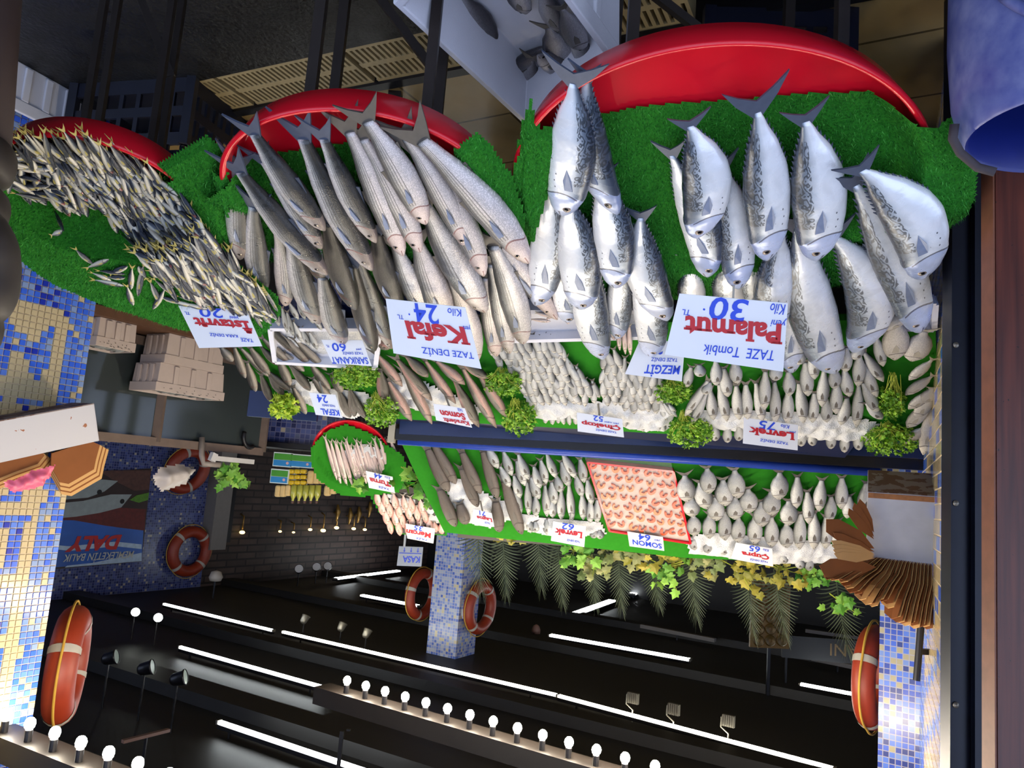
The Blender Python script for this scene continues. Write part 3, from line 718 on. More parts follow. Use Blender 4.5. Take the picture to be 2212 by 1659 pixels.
# spotlights
def spot(u, v, z, aim, lab, grp, mat, body=blackmetal, s=1.0, lit=True):
    p = at_z(u, v, z); r = thing('spotlight', lab, 'spotlight', p, grp); d = V(aim).normalized()
    R = d.to_track_quat('Z', 'Y').to_matrix().to_4x4(); M = Matrix.Translation(p) @ R
    mb = MB(); mb.lathe([(.030 * s, -.11 * s), (.045 * s, -.09 * s), (.055 * s, 0), (.058 * s, 0), (.060 * s, -.01 * s)], 18, M, cap0=True); part('can', mb, body, r, True)
    mb = MB(); mb.lathe([(.001, -.006 * s), (.053 * s, -.006 * s)], 18, M); part('lens', mb, mat, r)
    q = p - d * .06 * s; mb = MB(); mb.tube([q, q + UP * .07 * s, V((q.x, q.y, CZ))], .008 * s, 6); part('bracket', mb, blackmetal, r)
for i, (u, v) in enumerate(((293, 1322), (342, 1334))): spot(u, v, 3.2, (-.6, -.9, -.45), ['glowing round spotlight, left of the pair nearest the poster', 'glowing round spotlight, right of the pair nearest the poster'][i], 'pair of glowing spotlights', emit('spot_bright_%d' % i, (.95, 1, .9), 16), s=.85)
for i, (u, v) in enumerate(((253, 1418), (331, 1440), (402, 1462))): spot(u, v, 3.1, (-.98, .12, -.30), 'black ceiling spotlight with pale lens, %s from the left of the dark trio' % nth(i), 'trio of black spotlights', plain('pale_lens_%d' % i, hexc('b8c8c0'), .1), s=1.0)
for i, (u, v) in enumerate(((662, 1330), (742, 1346), (796, 1360))): spot(u, v, 3.3, (-.3, .5, -.9), 'small grey ceiling spotlight, %s of three above the long led strip' % nth(i), 'small grey spotlights', alu_m, alu_m, s=.9)
for i, (u, v) in enumerate(((646, 1228), (684, 1224), (708, 1222))): spot(u, v, 3.2, (-.2, -1, -.5), 'distant white spotlight in front of the brick wall, %s of three from the left' % nth(i), 'distant white spotlights', plain('white_lens_%d' % i, hexc('d8d8d8'), .3), s=1.3)
for i, (u, v) in enumerate(((1368, 1508), (1456, 1532), (1574, 1557))):
    p = at_z(u, v, 3.28); flood(p - UP * .08 - WD * .03, (-1.0 + i * .35, 2.6, 1.0), 10, 80); r = thing('floodlight', 'grey finned floodlight hanging by the long led strip, %s of three from the left' % nth(i), 'floodlight', p, 'finned floodlights')
    mb = MB(); mb.bar(p - SD * .05, p + SD * .05, .03, .09)
    part('housing', mb, alu_m, r); mb = MB()
    for k in range(6): mb.bar(p + SD * (-.045 + .018 * k) - WD * .015, p + SD * (-.045 + .018 * k) - WD * .034, .004, .085)
    part('cooling_fins', mb, alu_m, r); mb = MB(); mb.tube([p + SD * .06 - UP * .02, p + SD * .062 + UP * .06, p + UP * .1, p + UP * (CZ - p.z)], .007, 6); part('bracket', mb, alu_m, r)
p = at_z(466, 1247, 3.2); r = thing('ceiling_siren', 'small white dome fixed at the top of the brick wall corner', 'siren', p); mb = MB(); mb.lathe([(.02, .06), (.08, .05), (.10, .0), (.07, -.08), (.01, -.1)], 16, Matrix.Translation(p), cap0=True, cap1=True); part('dome', mb, plain('off_white', hexc('a8a098'), .5), r, True)
mb = MB(); mb.bar(p + UP * .05, V((p.x, p.y, CZ)), .02); part('mount', mb, blackmetal, r)
p = at_z(1158, 1360, CZ - .05); r = thing('ceiling_sensor', 'small dull pink dome sensor on the dark ceiling beside the long tube', 'sensor', p); mb = MB(); mb.lathe([(.06, .05), (.06, .0), (.04, -.05), (.01, -.07)], 16, Matrix.Translation(p), cap0=True, cap1=True); part('dome', mb, plain('dull_pink', hexc('7a5a50'), .5), r, True)
a = at_z(265, 1602, 3.3); b = at_z(365, 1577, 3.3); mb = MB(); mb.bar(a, b, .03, .02); o = part('ceiling_batten', mb, plain('pinkish_wood', hexc('7a5c50'), .5)); tag(o, 'short pinkish wooden batten lying slantwise on the ceiling near the corner bulbs', 'batten')
mb = MB(); c = (a + b) / 2; mb.bar(c, V((c.x, c.y, CZ)), .015); part('hanger', mb, blackmetal, o)
for i, (pa, pb) in enumerate((((1385, 1352), (1545, 1383)), ((1755, 1422), (1865, 1445)), ((945, 1297), (1020, 1308)), ((1740, 1362), (1905, 1385)))):
    a = at_z(*pa, CZ - .1); b = at_z(*pb, CZ - .1); mb = MB(); mb.bar(a, b, .07, .05)
    o = part('cable_tray', mb, greypaint_m); tag(o, ['long grey ceiling rail beside the long fluorescent tube', 'grey ceiling rail next to the right-hand lifebuoy', 'short grey rail touching the pillar lifebuoy', 'grey rail behind the rightmost palm fronds'][i], 'rail')
    mb = MB(); c = (a + b) / 2; mb.bar(c + UP * .02, V((c.x, c.y, CZ)), .02); part('hanger', mb, blackmetal, o)

# ------------------------------------------------------------------ round red display trays with turf
def circ3(p, q, r):
    ax, ay = p; bx, by = q; cx, cy = r; d = 2 * (ax * (by - cy) + bx * (cy - ay) + cx * (ay - by))
    ux = ((ax * ax + ay * ay) * (by - cy) + (bx * bx + by * by) * (cy - ay) + (cx * cx + cy * cy) * (ay - by)) / d
    uy = ((ax * ax + ay * ay) * (cx - bx) + (bx * bx + by * by) * (ax - cx) + (cx * cx + cy * cy) * (bx - ax)) / d
    return ux, uy, math.hypot(ax - ux, ay - uy)
class Tray: pass
def make_tray(apex, y0, tilt, yaw, rim_px, H, label, ky=.8):
    """red basin whose near rim tops out at pixel apex, y0 away; circle through three rim pixels"""
    t = Tray(); t.H = H; top = tilt_plane(at_y(*apex, y0), tilt, yaw)
    cx, cy, R = circ3(*[(a, b / ky) for a, b in [top.ab(top.hit(u, v)) for u, v in rim_px]]); c = top.pt(cx, cy * ky); t.R = R; t.ky = ky
    t.pl = Plane(c - top.n * H, top.n, top.ex)                # floor plane through the tray's centre
    M = frame(t.pl.p, t.pl.ex, t.pl.ey * ky, t.pl.n); t.M = M
    r = thing('display_tray', label, 'tray', t.pl.p, 'round red trays'); t.root = r
    mb = MB(); mb.lathe([(0.001, -.012), (R - .02, -.012), (R - .012, -.006), (R + .012, H - .006), (R + .009, H), (R - .001, H), (R - .005, H - .006), (R - .022, 0), (R - .03, 0), (.001, 0)], 96)
    def low(q):                                # the rim is cut lower towards the back
        f = max(0.0, min(1.0, (q[1] / R - .05) / .5)); return M @ V((q[0], q[1], q[2] * (1 - .97 * f) if q[2] > 0 else q[2]))
    mb.v = [tuple(low(q)) for q in mb.v]
    part('basin', mb, red_pl, r, True)
    return t
def trayh(t, inner=.012, back=True, droop=.25):
    def f(a, b, e):
        r = math.hypot(a, b / t.ky); R = t.R; w = .006 * math.sin(a * 23 + 1) * math.sin(b * 19)
        k = 1 - max(0.0, min(1.0, (b / (R * t.ky) - .12) / .5)) if back else 1.0
        if r < R - .07: return inner + w * .5
        if r > R - .01: return inner + (t.H + .002) * k - max(0, r - R - .02) * droop + w * .5
        return inner + (t.H + .002) * k * ((r - R + .07) / .06) ** 1.5
        if r < R - .01: return inner + (t.H + .012 - inner) * ((r - R + .07) / .06) ** 1.5
        return t.H + .014 - max(0, r - R - .02) * droop + w
    return f
TP_ = make_tray((1560, 100), 1.40, 24, 0, [(1192, 235), (1560, 100), (1950, 215)], .086, 'largest round red tray, under the bonitos')
TK = make_tray((745, 242), 1.58, 24, 0, [(492, 335), (745, 242), (990, 322)], .085, 'round red tray under the grey mullets')
TI = make_tray((110, 297), 1.72, 24, -14, [(3, 325), (110, 297), (335, 362)], .08, 'round red tray heaped with small striped fish at the left edge', .9)
def mat(t, px, label, hf, off=0.0, flaps=()):
    P = [t.pl.hit(u, v, .03) for u, v in px]; c = sum(P, V()) / len(P)
    mb = patch(t.pl, px, off, .007, hf, 26000, .0105, mblade=1)
    for fl in flaps:                           # edges of the mat that fold out over the rim
        patch(t.pl, fl, t.H + .014, .007, lambda a, b, e: -.02 * max(0, .02 - e) / .02, 26000, .0105, mb=mb, mblade=1)
    o = part('turf_mat', mb, [turf_m, blade_m]); return tag(o, label, 'turf mat', 'turf mats on the round trays')
mat(TP_, [(1146, 228), (1118, 290), (1106, 400), (1126, 500), (1155, 590), (1300, 670), (1700, 690), (1890, 630), (1950, 580), (2035, 520), (2092, 380), (2094, 300), (2062, 225), (2035, 190), (2000, 215), (1880, 186), (1600, 205), (1380, 222), (1300, 240), (1195, 285), (1165, 290)], 'green artificial turf mat beneath the bonitos', trayh(TP_), flaps=[[(1146, 226), (1122, 290), (1110, 400), (1122, 480), (1150, 540), (1180, 440), (1215, 330), (1200, 285), (1168, 288), (1156, 270)]])
mat(TK, [(455, 385), (470, 450), (490, 520), (520, 580), (700, 640), (1010, 640), (1100, 580), (1132, 480), (1105, 390), (1060, 325), (1025, 298), (975, 335), (900, 300), (780, 296), (700, 310), (620, 318), (520, 335)], 'green artificial turf mat beneath the grey mullets', trayh(TK), flaps=[[(975, 335), (1025, 298), (1060, 328), (1105, 390), (1134, 478), (1120, 560), (1075, 500), (1020, 410)], [(452, 386), (470, 440), (488, 490), (493, 430), (488, 380), (474, 394)]])
mat(TI, [(-60, 300), (110, 305), (320, 365), (345, 358), (440, 303), (480, 330), (475, 400), (500, 500), (560, 560), (606, 610), (610, 655), (575, 700), (490, 702), (400, 690), (325, 662), (235, 628), (130, 580), (55, 515), (15, 452), (-40, 400)], 'green artificial turf mat beneath the heap of small striped fish', trayh(TI, back=False, droop=.12), flaps=[[(332, 366), (440, 303), (482, 335), (474, 392), (490, 490), (497, 556), (440, 480), (385, 410)]])
# stands: four legs and braces of dark steel under each tray
def stand(t, label, k=.62,  lw=.03, zs=(.18, .52), bb=(-1, 1)):
    c = t.pl.p; r = thing('tray_stand', label, 'stand', (c.x, c.y, 0), 'steel tray stands')
    L = []
    for a, b in ((-1, bb[0]), (1, bb[0]), (1, bb[1]), (-1, bb[1])):
        q = t.pl.pt(a * t.R * k, b * t.R * k * t.ky, -.016); L.append(q)
        mb = MB(); mb.bar((q.x, q.y, 0), q, lw, lw); part('leg', mb, steel_m, r)
    for z in zs:
        for i in range(4):
            a, b = L[i], L[(i + 1) % 4]; mb = MB(); mb.bar((a.x, a.y, z), (b.x, b.y, z), .024, .024); part('crossbar', mb, steel_m, r)
    a, b = L[2], L[3]; mb = MB(); mb.bar((a.x, a.y, zs[0]), (b.x, b.y, zs[0] + .34), .022, .022); part('brace', mb, steel_m, r)
stand(TP_, 'dark steel stand under the largest red tray', .5, .026, (.06,))
stand(TK, 'dark steel stand under the red tray of grey mullets', .42, .026, (.08,))
stand(TI, 'dark steel stand under the red tray of small striped fish', .35, .018, (.05,), (.6, 2.2))

# ------------------------------------------------------------------ the long stepped counter
def line_plane(pa, ya, pb, yb):               # plane through two image rows at given distances, level along x
    A = at_y(pa[0], pa[1], ya); B = at_y(pb[0], pb[1], yb); t = math.atan2(B.z - A.z, B.y - A.y)
    return Plane(A, (0, -math.sin(t), math.cos(t)))
T1 = line_plane((1300, 700), 2.70, (1300, 945), 3.40)
T2 = line_plane((1350, 978), 3.62, (1400, 1205), 3.98)
def board(name, pl, px, th, mat_, label, cat, off=0):
    mb = MB(); mb.slab([pl.hit(u, v, off) for u, v in px], th, pl.n); o = part(name, mb, mat_); return tag(o, label, cat)
board('felt_board', T1, [(2020, 690), (2030, 956), (1450, 938), (860, 905), (640, 888), (590, 860), (505, 765), (505, 735), (620, 700), (1100, 700)][::-1], .03, felt_m, 'green felt covered slope of the lower counter carrying rows of sea bass', 'display board')
board('felt_board', T2, [(1893, 1018), (1885, 1222), (1480, 1205), (960, 1150), (905, 1040), (862, 946), (1260, 966)], .03, felt_m, 'green felt covered upper slope carrying sea bream and salmon', 'display board')
# counter bodies under the boards
def zy(pl, u, v): q = pl.hit(u, v, -.03); return q
a = T1.hit(560, 760, -.032); b = T1.hit(2028, 760, -.032); c = T1.hit(600, 915, -.032)
root = thing('counter', 'long stepped fish counter with dark blue riser and black rail', 'counter', ((a.x + b.x) / 2, 3.1, 0))
mb = MB(); x0, x1 = b.x, T1.hit(640, 900).x
def prism_x(x0, x1, prof_yz, mb, m=0):
    n = len(prof_yz); mb.add([(x, y, z) for x in (x0, x1) for y, z in prof_yz], [tuple(range(n)), tuple(range(2 * n - 1, n - 1, -1))] + [(i, i + n, (i + 1) % n + n, (i + 1) % n) for i in range(n)], m)
f = T1.hit(1300, 700, -.034); g = T1.hit(1300, 950, -.034)
prism_x(x0 + .02, x1 - .3, [(f.y + .02, f.z - .10), (g.y, g.z - .12), (g.y, g.z), (f.y + .02, f.z)], mb); part('lower_bed', mb, plain('navy_bed', hexc('121a38'), .4), root)
for xx in (x0 + .1, (x0 + x1) / 2 - .6, x1 - .4):
    for yy, zz in ((f.y + .12, f.z - .06), (g.y - .06, g.z - .12)): mb = MB(); mb.bar((xx, yy, 0), (xx, yy, zz), .05); part('leg', mb, steel_m, root)
# riser, black rail and blue tube follow the photograph's line along the back of the lower slope
def riser(px0, px1, y0, y1, hpx, mat_, name, th=.02, lift=0):
    A = at_y(*px0, y0); B = at_y(*px1, y1); mb = MB(); mb.bar(A + UP * lift, B + UP * lift, th, hpx, UP); return part(name, mb, mat_, root)
A = at_y(862, 935, 3.47); B = at_y(2022, 990, 3.47)
mb = MB(); mb.bar(A - UP * .06, B - UP * .06, .02, .13); part('riser', mb, plain('navy_enamel', hexc('14224e'), .3), root)
A = at_y(856, 938, 3.50); B = at_y(2020, 1006, 3.50)
mb = MB(); mb.bar(A, B, .05, .05); part('black_rail', mb, blackmetal, root)
A = at_y(860, 951, 3.54); B = at_y(1898, 1020, 3.54)
mb = MB(); mb.tube([A, B], .021, 12); part('blue_tube', mb, bluerail, root, True)
mb = MB(); q = at_y(848, 928, 3.5); mb.bar(q - UP * .06, q + UP * .06, .03, .05); part('rail_end', mb, plain('cream_plastic', hexc('b0a48c'), .5), root)
f = T2.hit(1350, 985, -.034); g = T2.hit(1350, 1190, -.034)
prism_x(T2.hit(1880, 1100).x, T2.hit(990, 1100).x, [(f.y, 0), (g.y + .05, 0), (g.y + .05, g.z), (g.y, g.z), (f.y, f.z)], mb := MB()); part('upper_cabinet', mb, dkbrown_m, root)
mb = MB(); q = T1.hit(610, 905, -.04); mb.box((q.x + .0, q.y, q.z - .06), (.32, .03, .12)); part('blue_end_panel', mb, plain('deep_blue_panel', hexc('10204a'), .4), root)

# ------------------------------------------------------------------ crushed ice
def ice(pl, px, off, h, label, res=.012, sc=30):
    hf = lambda a, b, e: min(1, e / .05) ** .6 * h * (.55 + .9 * noise.noise((a * sc, b * sc, h * 50))) + .004 * noise.noise((a * 150, b * 150, 3))
    mb = patch(pl, px, off, res, hf); o = part('crushed_ice', mb, ice_m, None, True)
    return tag(o, label, 'ice', kind='stuff')
ice(T1, [(1480, 895), (1540, 880), (1700, 890), (1850, 900), (1900, 915), (1880, 950), (1740, 950), (1540, 925)], .01, .035, 'crushed ice under the sea bass heads of the lower counter')
ice(T1, [(1130, 850), (1180, 862), (1270, 868), (1400, 860), (1430, 830), (1460, 890), (1440, 930), (1380, 930), (1280, 905), (1160, 905)], .012, .035, 'crushed ice along the little bluefish beside their card')
ice(T1, [(820, 830), (850, 800), (930, 830), (1040, 880), (1030, 915), (960, 905), (880, 880), (840, 890)], .01, .03, 'crushed ice between the pinkish trout')
ice(T1, [(600, 830), (660, 815), (700, 840), (790, 845), (820, 880), (760, 905), (680, 880), (640, 860)], .008, .025, 'crushed ice between the dark mullets on the counter end')
ice(T1, [(1440, 745), (1480, 735), (1490, 770), (1450, 775)], .01, .02, 'small patch of ice behind the mezgit card')
ice(T2, [(1480, 1165), (1520, 1150), (1650, 1160), (1780, 1170), (1830, 1190), (1820, 1215), (1680, 1218), (1490, 1195)], .008, .03, 'crushed ice along the sea bream on the upper slope')
ice(T2, [(1120, 1110), (1200, 1120), (1300, 1130), (1310, 1155), (1200, 1160), (1130, 1145)], .008, .03, 'crushed ice under the grey bass beside the red salmon tray')
ice(T2, [(965, 1040), (1000, 1035), (1060, 1070), (1110, 1090), (1120, 1115), (1060, 1140), (1010, 1130), (970, 1085)], .006, .025, 'crushed ice among the brown groupers')

# ------------------------------------------------------------------ price cards
def card(quad, y, lean, texts, label, th=.003, stick=True):
    """quad: photo pixels of the card's reading bottom-left, bottom-right, top-right, top-left"""
    c = at_y(sum(p[0] for p in quad) / 4, sum(p[1] for p in quad) / 4, y); l = math.radians(lean)
    pl = Plane(c, (0, -math.cos(l), math.sin(l))); P = [pl.hit(u, v) for u, v in quad]
    r = thing('price_card', label, 'price card', P[0].lerp(P[1], .5), 'price cards')
    mb = MB(); mb.slab(P, th, pl.n); part('board', mb, card_m, r)
    ex = P[1] - P[0]; ey = P[3] - P[0]
    for s, x, y_, w, h, col, sh, bo in texts:
        link('lettering', text_mesh(s, w, h, P[0] + ex * x + ey * y_, ex, ey, pl.n, sh, bo, col == 'r'), redink if col == 'r' else blueink, r)
    if stick:
        m = P[0].lerp(P[1], .5) - pl.n * .006; mb = MB(); mb.bar(m + ey * .3, m - ey.normalized() * .05, .006); part('stick', mb, alu_m, r)
    return r
R_ = .045
card([(1702, 655), (1468, 634), (1436, 766), (1692, 803)], 2.12, 22, [('Palamut', .03, .30, .92, .30, 'r', 0, .036), ('TAZE  Tombik', .10, .70, .66, .15, 'b', .2, 0), ('30', .36, .0, .36, .33, 'b', .15, .015), ('.', .76, .18, .02, .03, 'b', 0, 0), ('yeni', .0, .22, .15, .13, 'b', .3, 0), ('Kilo', .02, .02, .14, .15, 'b', .3, 0), ('TL', .90, .22, .07, .08, 'b', .2, 0)], 'white card lettered Palamut 30 in red and blue')
card([(1005, 664), (833, 645), (850, 763), (1040, 797)], 2.20, 22, [('Kefal', .06, .32, .80, .30, 'r', 0, .036), ('TAZE DENİZ', .06, .74, .66, .14, 'b', .1, 0), ('24', .36, .02, .32, .32, 'b', .15, .012), ('.', .74, .2, .02, .03, 'b', 0, 0), ('yeni', .0, .28, .1, .1, 'b', .2, 0), ('Kilo', .06, .04, .18, .12, 'b', .3, 0), ('TL', .84, .24, .07, .07, 'b', .2, 0)], 'white card lettered Kefal 24 behind the grey mullets')
card([(532, 670), (385, 660), (430, 752), (566, 748)], 2.38, 22, [('İstavrit', .03, .30, .84, .36, 'r', 0, .036), ('TAZE', .1, .80, .18, .10, 'b', .1, 0), ('KARA DENİZ', .30, .72, .42, .11, 'b', .1, 0), ('20', .36, .0, .36, .27, 'b', .15, .012), ('yeni', .16, .16, .14, .12, 'b', .2, 0), ('TL', .88, .16, .07, .08, 'b', .2, 0)], 'white card lettered İstavrit 20 behind the heap of small striped fish')
card([(1480, 738), (1382, 735), (1350, 808), (1473, 824)], 2.66, 20, [('MEZGİT', .06, .60, .80, .30, 'b', .15, .02), ('TAZE DENİZ', .14, .42, .58, .12, 'b', .1, 0), ('24', .45, .04, .3, .30, 'b', .15, .012)], 'white card lettered MEZGİT in blue, half behind the Palamut card')
card([(783, 735), (694, 734), (718, 785), (803, 791)], 2.72, 20, [('SARIKANAT', .04, .66, .90, .26, 'b', .1, .01), ('TAZE DENİZ', .1, .46, .5, .12, 'b', .1, 0), ('60', .46, .12, .34, .32, 'b', .1, .01), ('yeni', .1, .3, .14, .1, 'b', .2, 0), ('TL', .86, .2, .07, .08, 'b', .2, 0)], 'white card lettered SARIKANAT 60 above the parsley')
card([(725, 853), (668, 848), (682, 896), (740, 903)], 3.02, 12, [('KEFAL', .06, .66, .70, .26, 'b', .1, .02), ('TAZE DENİZ', .15, .46, .5, .11, 'b', .1, 0), ('24', .36, .06, .4, .34, 'b', .1, .012)], 'small white card lettered KEFAL 24 in blue among dark mullets')
card([(1004, 882), (936, 872), (942, 908), (1020, 924)], 3.12, 14, [('Somon', .10, .28, .78, .36, 'r', 0, .04), ('Karadeniz', .04, .68, .82, .22, 'r', 0, .03), ('TAZE', .1, .06, .16, .14, 'b', .1, 0)], 'white card lettered Karadeniz Somon among the trout')
card([(1344, 905), (1246, 891), (1248, 932), (1348, 945)], 3.14, 14, [('Çinekop', .06, .36, .86, .30, 'r', 0, .036), ('TAZE DENİZ', .16, .74, .46, .13, 'b', .1, 0), ('52', .42, .02, .22, .30, 'b', .1, .012), ('yeni super', .08, .24, .34, .10, 'b', .2, 0)], 'white card lettered Çinekop 52 stuck in the ice')
card([(1724, 918), (1607, 902), (1605, 958), (1723, 973)], 3.12, 14, [('Levrek', .06, .32, .84, .30, 'r', 0, .036), ('TAZE DENİZ', .18, .74, .52, .13, 'b', .1, 0), ('75', .42, .02, .30, .32, 'b', .1, .012), ('Kilo', .16, .06, .16, .14, 'b', .2, 0), ('yeni', .04, .26, .12, .1, 'b', .2, 0)], 'white card lettered Levrek 75 on the lower counter')
card([(1266, 1137), (1195, 1126), (1190, 1168), (1262, 1182)], 3.80, 8, [('Levrek', .08, .30, .84, .30, 'r', 0, .036), ('TAZE DENİZ', .14, .74, .4, .12, 'b', .1, 0), ('62', .36, .0, .36, .30, 'b', .1, .012)], 'small white card lettered Levrek 62 on the upper slope')
card([(1432, 1160), (1355, 1148), (1360, 1180), (1435, 1190)], 3.84, 6, [('SOMON', .06, .52, .82, .36, 'b', 0, .02), ('64', .36, .02, .34, .46, 'b', .1, .014), ('yeni', .08, .2, .18, .2, 'b', .2, 0)], 'small white card lettered SOMON 64 under the red salmon tray')
card([(1668, 1185), (1590, 1172), (1579, 1207), (1670, 1224)], 3.84, 6, [('Çupra', .10, .36, .76, .32, 'r', 0, .036), ('TAZE DENİZ', .14, .76, .5, .12, 'b', .1, 0), ('65', .34, .02, .30, .32, 'b', .1, .012), ('Kilo', .1, .08, .16, .14, 'b', .2, 0)], 'small white card lettered Çupra 65 in front of the sea bream')
card([(1062, 1108), (1022, 1100), (1020, 1132), (1068, 1138)], 3.76, 8, [('Lagos', .04, .34, .84, .34, 'r', 0, .036), ('71', .36, .0, .34, .32, 'b', .1, .012), ('TAZE', .2, .76, .3, .12, 'b', .1, 0)], 'small white card lettered Lagos between the brown groupers')
card([(848, 1030), (790, 1017), (797, 1054), (853, 1065)], 4.27, 8, [('Turna', .10, .36, .80, .32, 'r', 0, .036), ('44', .40, .0, .3, .32, 'b', .1, .012), ('TAZE', .2, .78, .4, .12, 'b', .1, 0), ('Kilo', .1, .06, .2, .14, 'b', .2, 0)], 'small white card lettered Turna in front of the thin garfish')
card([(940, 1142), (876, 1131), (880, 1163), (936, 1174)], 4.46, 8, [('Mercan', .10, .34, .84, .34, 'r', 0, .036), ('35', .40, .0, .3, .32, 'b', .1, .012), ('TAZE', .2, .78, .4, .12, 'b', .1, 0)], 'small white card lettered Mercan above the cashier sign')

_hfP = trayh(TP_); _hfK = trayh(TK)
def onmat(t, hf, u, v, o):                    # point o above the turf of a tray
    return t.pl.hit(u, v, o + hf(*t.pl.ab(t.pl.hit(u, v, .03 + o)), 0) - .012)
# ------------------------------------------------------------------ bonitos on the largest tray
# tail x, y -> snout x, y, width px, back side (+1 photo left), bow, roll, lift of tail and snout, label
BON = [
 (1238, 180, 1214, 465, 106, -1, .03, 14, .085, .085, 'silver bonito at the upper left of its tray with tail fin crossing the red rim'),
 (1270, 168, 1332, 463, 96, -1, -.09, 30, .075, .085, 'bowed bonito with dark back, second from the left in the front row'),
 (1490, 272, 1505, 514, 108, 1, -.09, -12, .08, .09, 'plump bonito bent double, tail curled behind it, in the middle of the front row'),
 (1636, 242, 1657, 562, 102, 1, -.02, -14, .08, .09, 'long upright bonito with wide open tail fork on bare turf'),
 (1740, 262, 1764, 562, 116, 1, -.035, -8, .075, .085, 'broad pale bonito just right of the one with the wide tail fork'),
 (1862, 368, 1993, 602, 118, 1, -.10, -6, .115, .125, 'big bowed bonito, uppermost at the right end of the pile'),
 (1848, 400, 1988, 718, 98, 1, -.02, -10, .085, .08, 'long bonito lying under the big bowed one at the right end'),
 (1452, 335, 1528, 598, 88, -1, .05, 18, .045, .05, 'bonito mostly hidden beneath the bent plump one'),
 (1562, 362, 1596, 624, 84, 1, -.02, -10, .04, .06, 'bonito wedged between the bent plump one and the wide tail fork one'),
 (1688, 500, 1676, 716, 86, 1, .03, -16, .05, .07, 'bonito whose head overlaps the right edge of the Palamut card'),
 (1722, 490, 1804, 806, 102, 1, .02, -8, .045, .06, 'spotted bonito reaching furthest back at right of the Palamut card'),
 (1800, 512, 1847, 760, 108, 1, -.10, -6, .05, .065, 'bonito with cut marks on its flank, left of the long right end pair'),
 (1690, 560, 1712, 805, 66, 1, 0, -8, .012, .03, 'bonito half hidden behind the right edge of the Palamut card'),
 (1190, 385, 1158, 660, 84, -1, .03, 8, .045, .05, 'leftmost bonito of the pile with open red gill'),
 (1226, 425, 1254, 668, 98, -1, .03, 12, .055, .075, 'bluish bonito with a row of dark spots beside the open gilled one'),
 (1216, 540, 1226, 696, 62, -1, 0, 0, .01, .02, 'bonito head peeping from beneath the row of dark spots one'),
 (1300, 378, 1330, 622, 92, -1, .03, 14, .055, .075, 'bonito directly under the bowed dark backed one'),
 (1276, 540, 1301, 776, 78, -1, -.03, 8, .03, .05, 'bonito with open mouth pointing at the Çinekop fish'),
 (1345, 560, 1332, 731, 60, -1, 0, 20, .01, .02, 'narrow strip of bonito between two larger ones left of the Mezgit card'),
 (1378, 556, 1405, 770, 76, -1, .03, 12, .03, .05, 'dull grey bonito whose head lies on the Mezgit card'),
 (1385, 470, 1440, 692, 92, -1, -.06, 14, .055, .08, 'bonito with bold wavy back marks left of the Palamut card'),
 (1486, 560, 1500, 690, 60, 1, 0, 0, .006, .008, 'bonito stub showing just above the left end of the Palamut card'),
 (1562, 565, 1588, 700, 72, 1, 0, 0, .006, .008, 'bonito showing above the middle of the Palamut card'),
 (1616, 540, 1632, 690, 60, 1, 0, 0, .006, .01, 'dark bonito sliver left of the card edge under the wide tail fork one'),
]
for tu, tv, hu, hv, wp, back, bow, roll, o0, o1, lab in BON:
    A = TP_.pl.hit(tu, tv, o0) if tv < 330 else onmat(TP_, _hfP, tu, tv, o0); B = onmat(TP_, _hfP, hu, hv, o1); W = px(wp, (A + B) / 2)
    big_fish('bonito', lab, 'fish', 'bonitos on the largest tray', 'bonito', 'bonito', A, B, TP_.pl.n, W, W * .62, back, bow, roll, fin_blue, .0112, 1.25 if 'wide open' in lab or 'crossing' in lab else .8, .16 if 'wide open' in lab or 'crossing' in lab else .10, True)

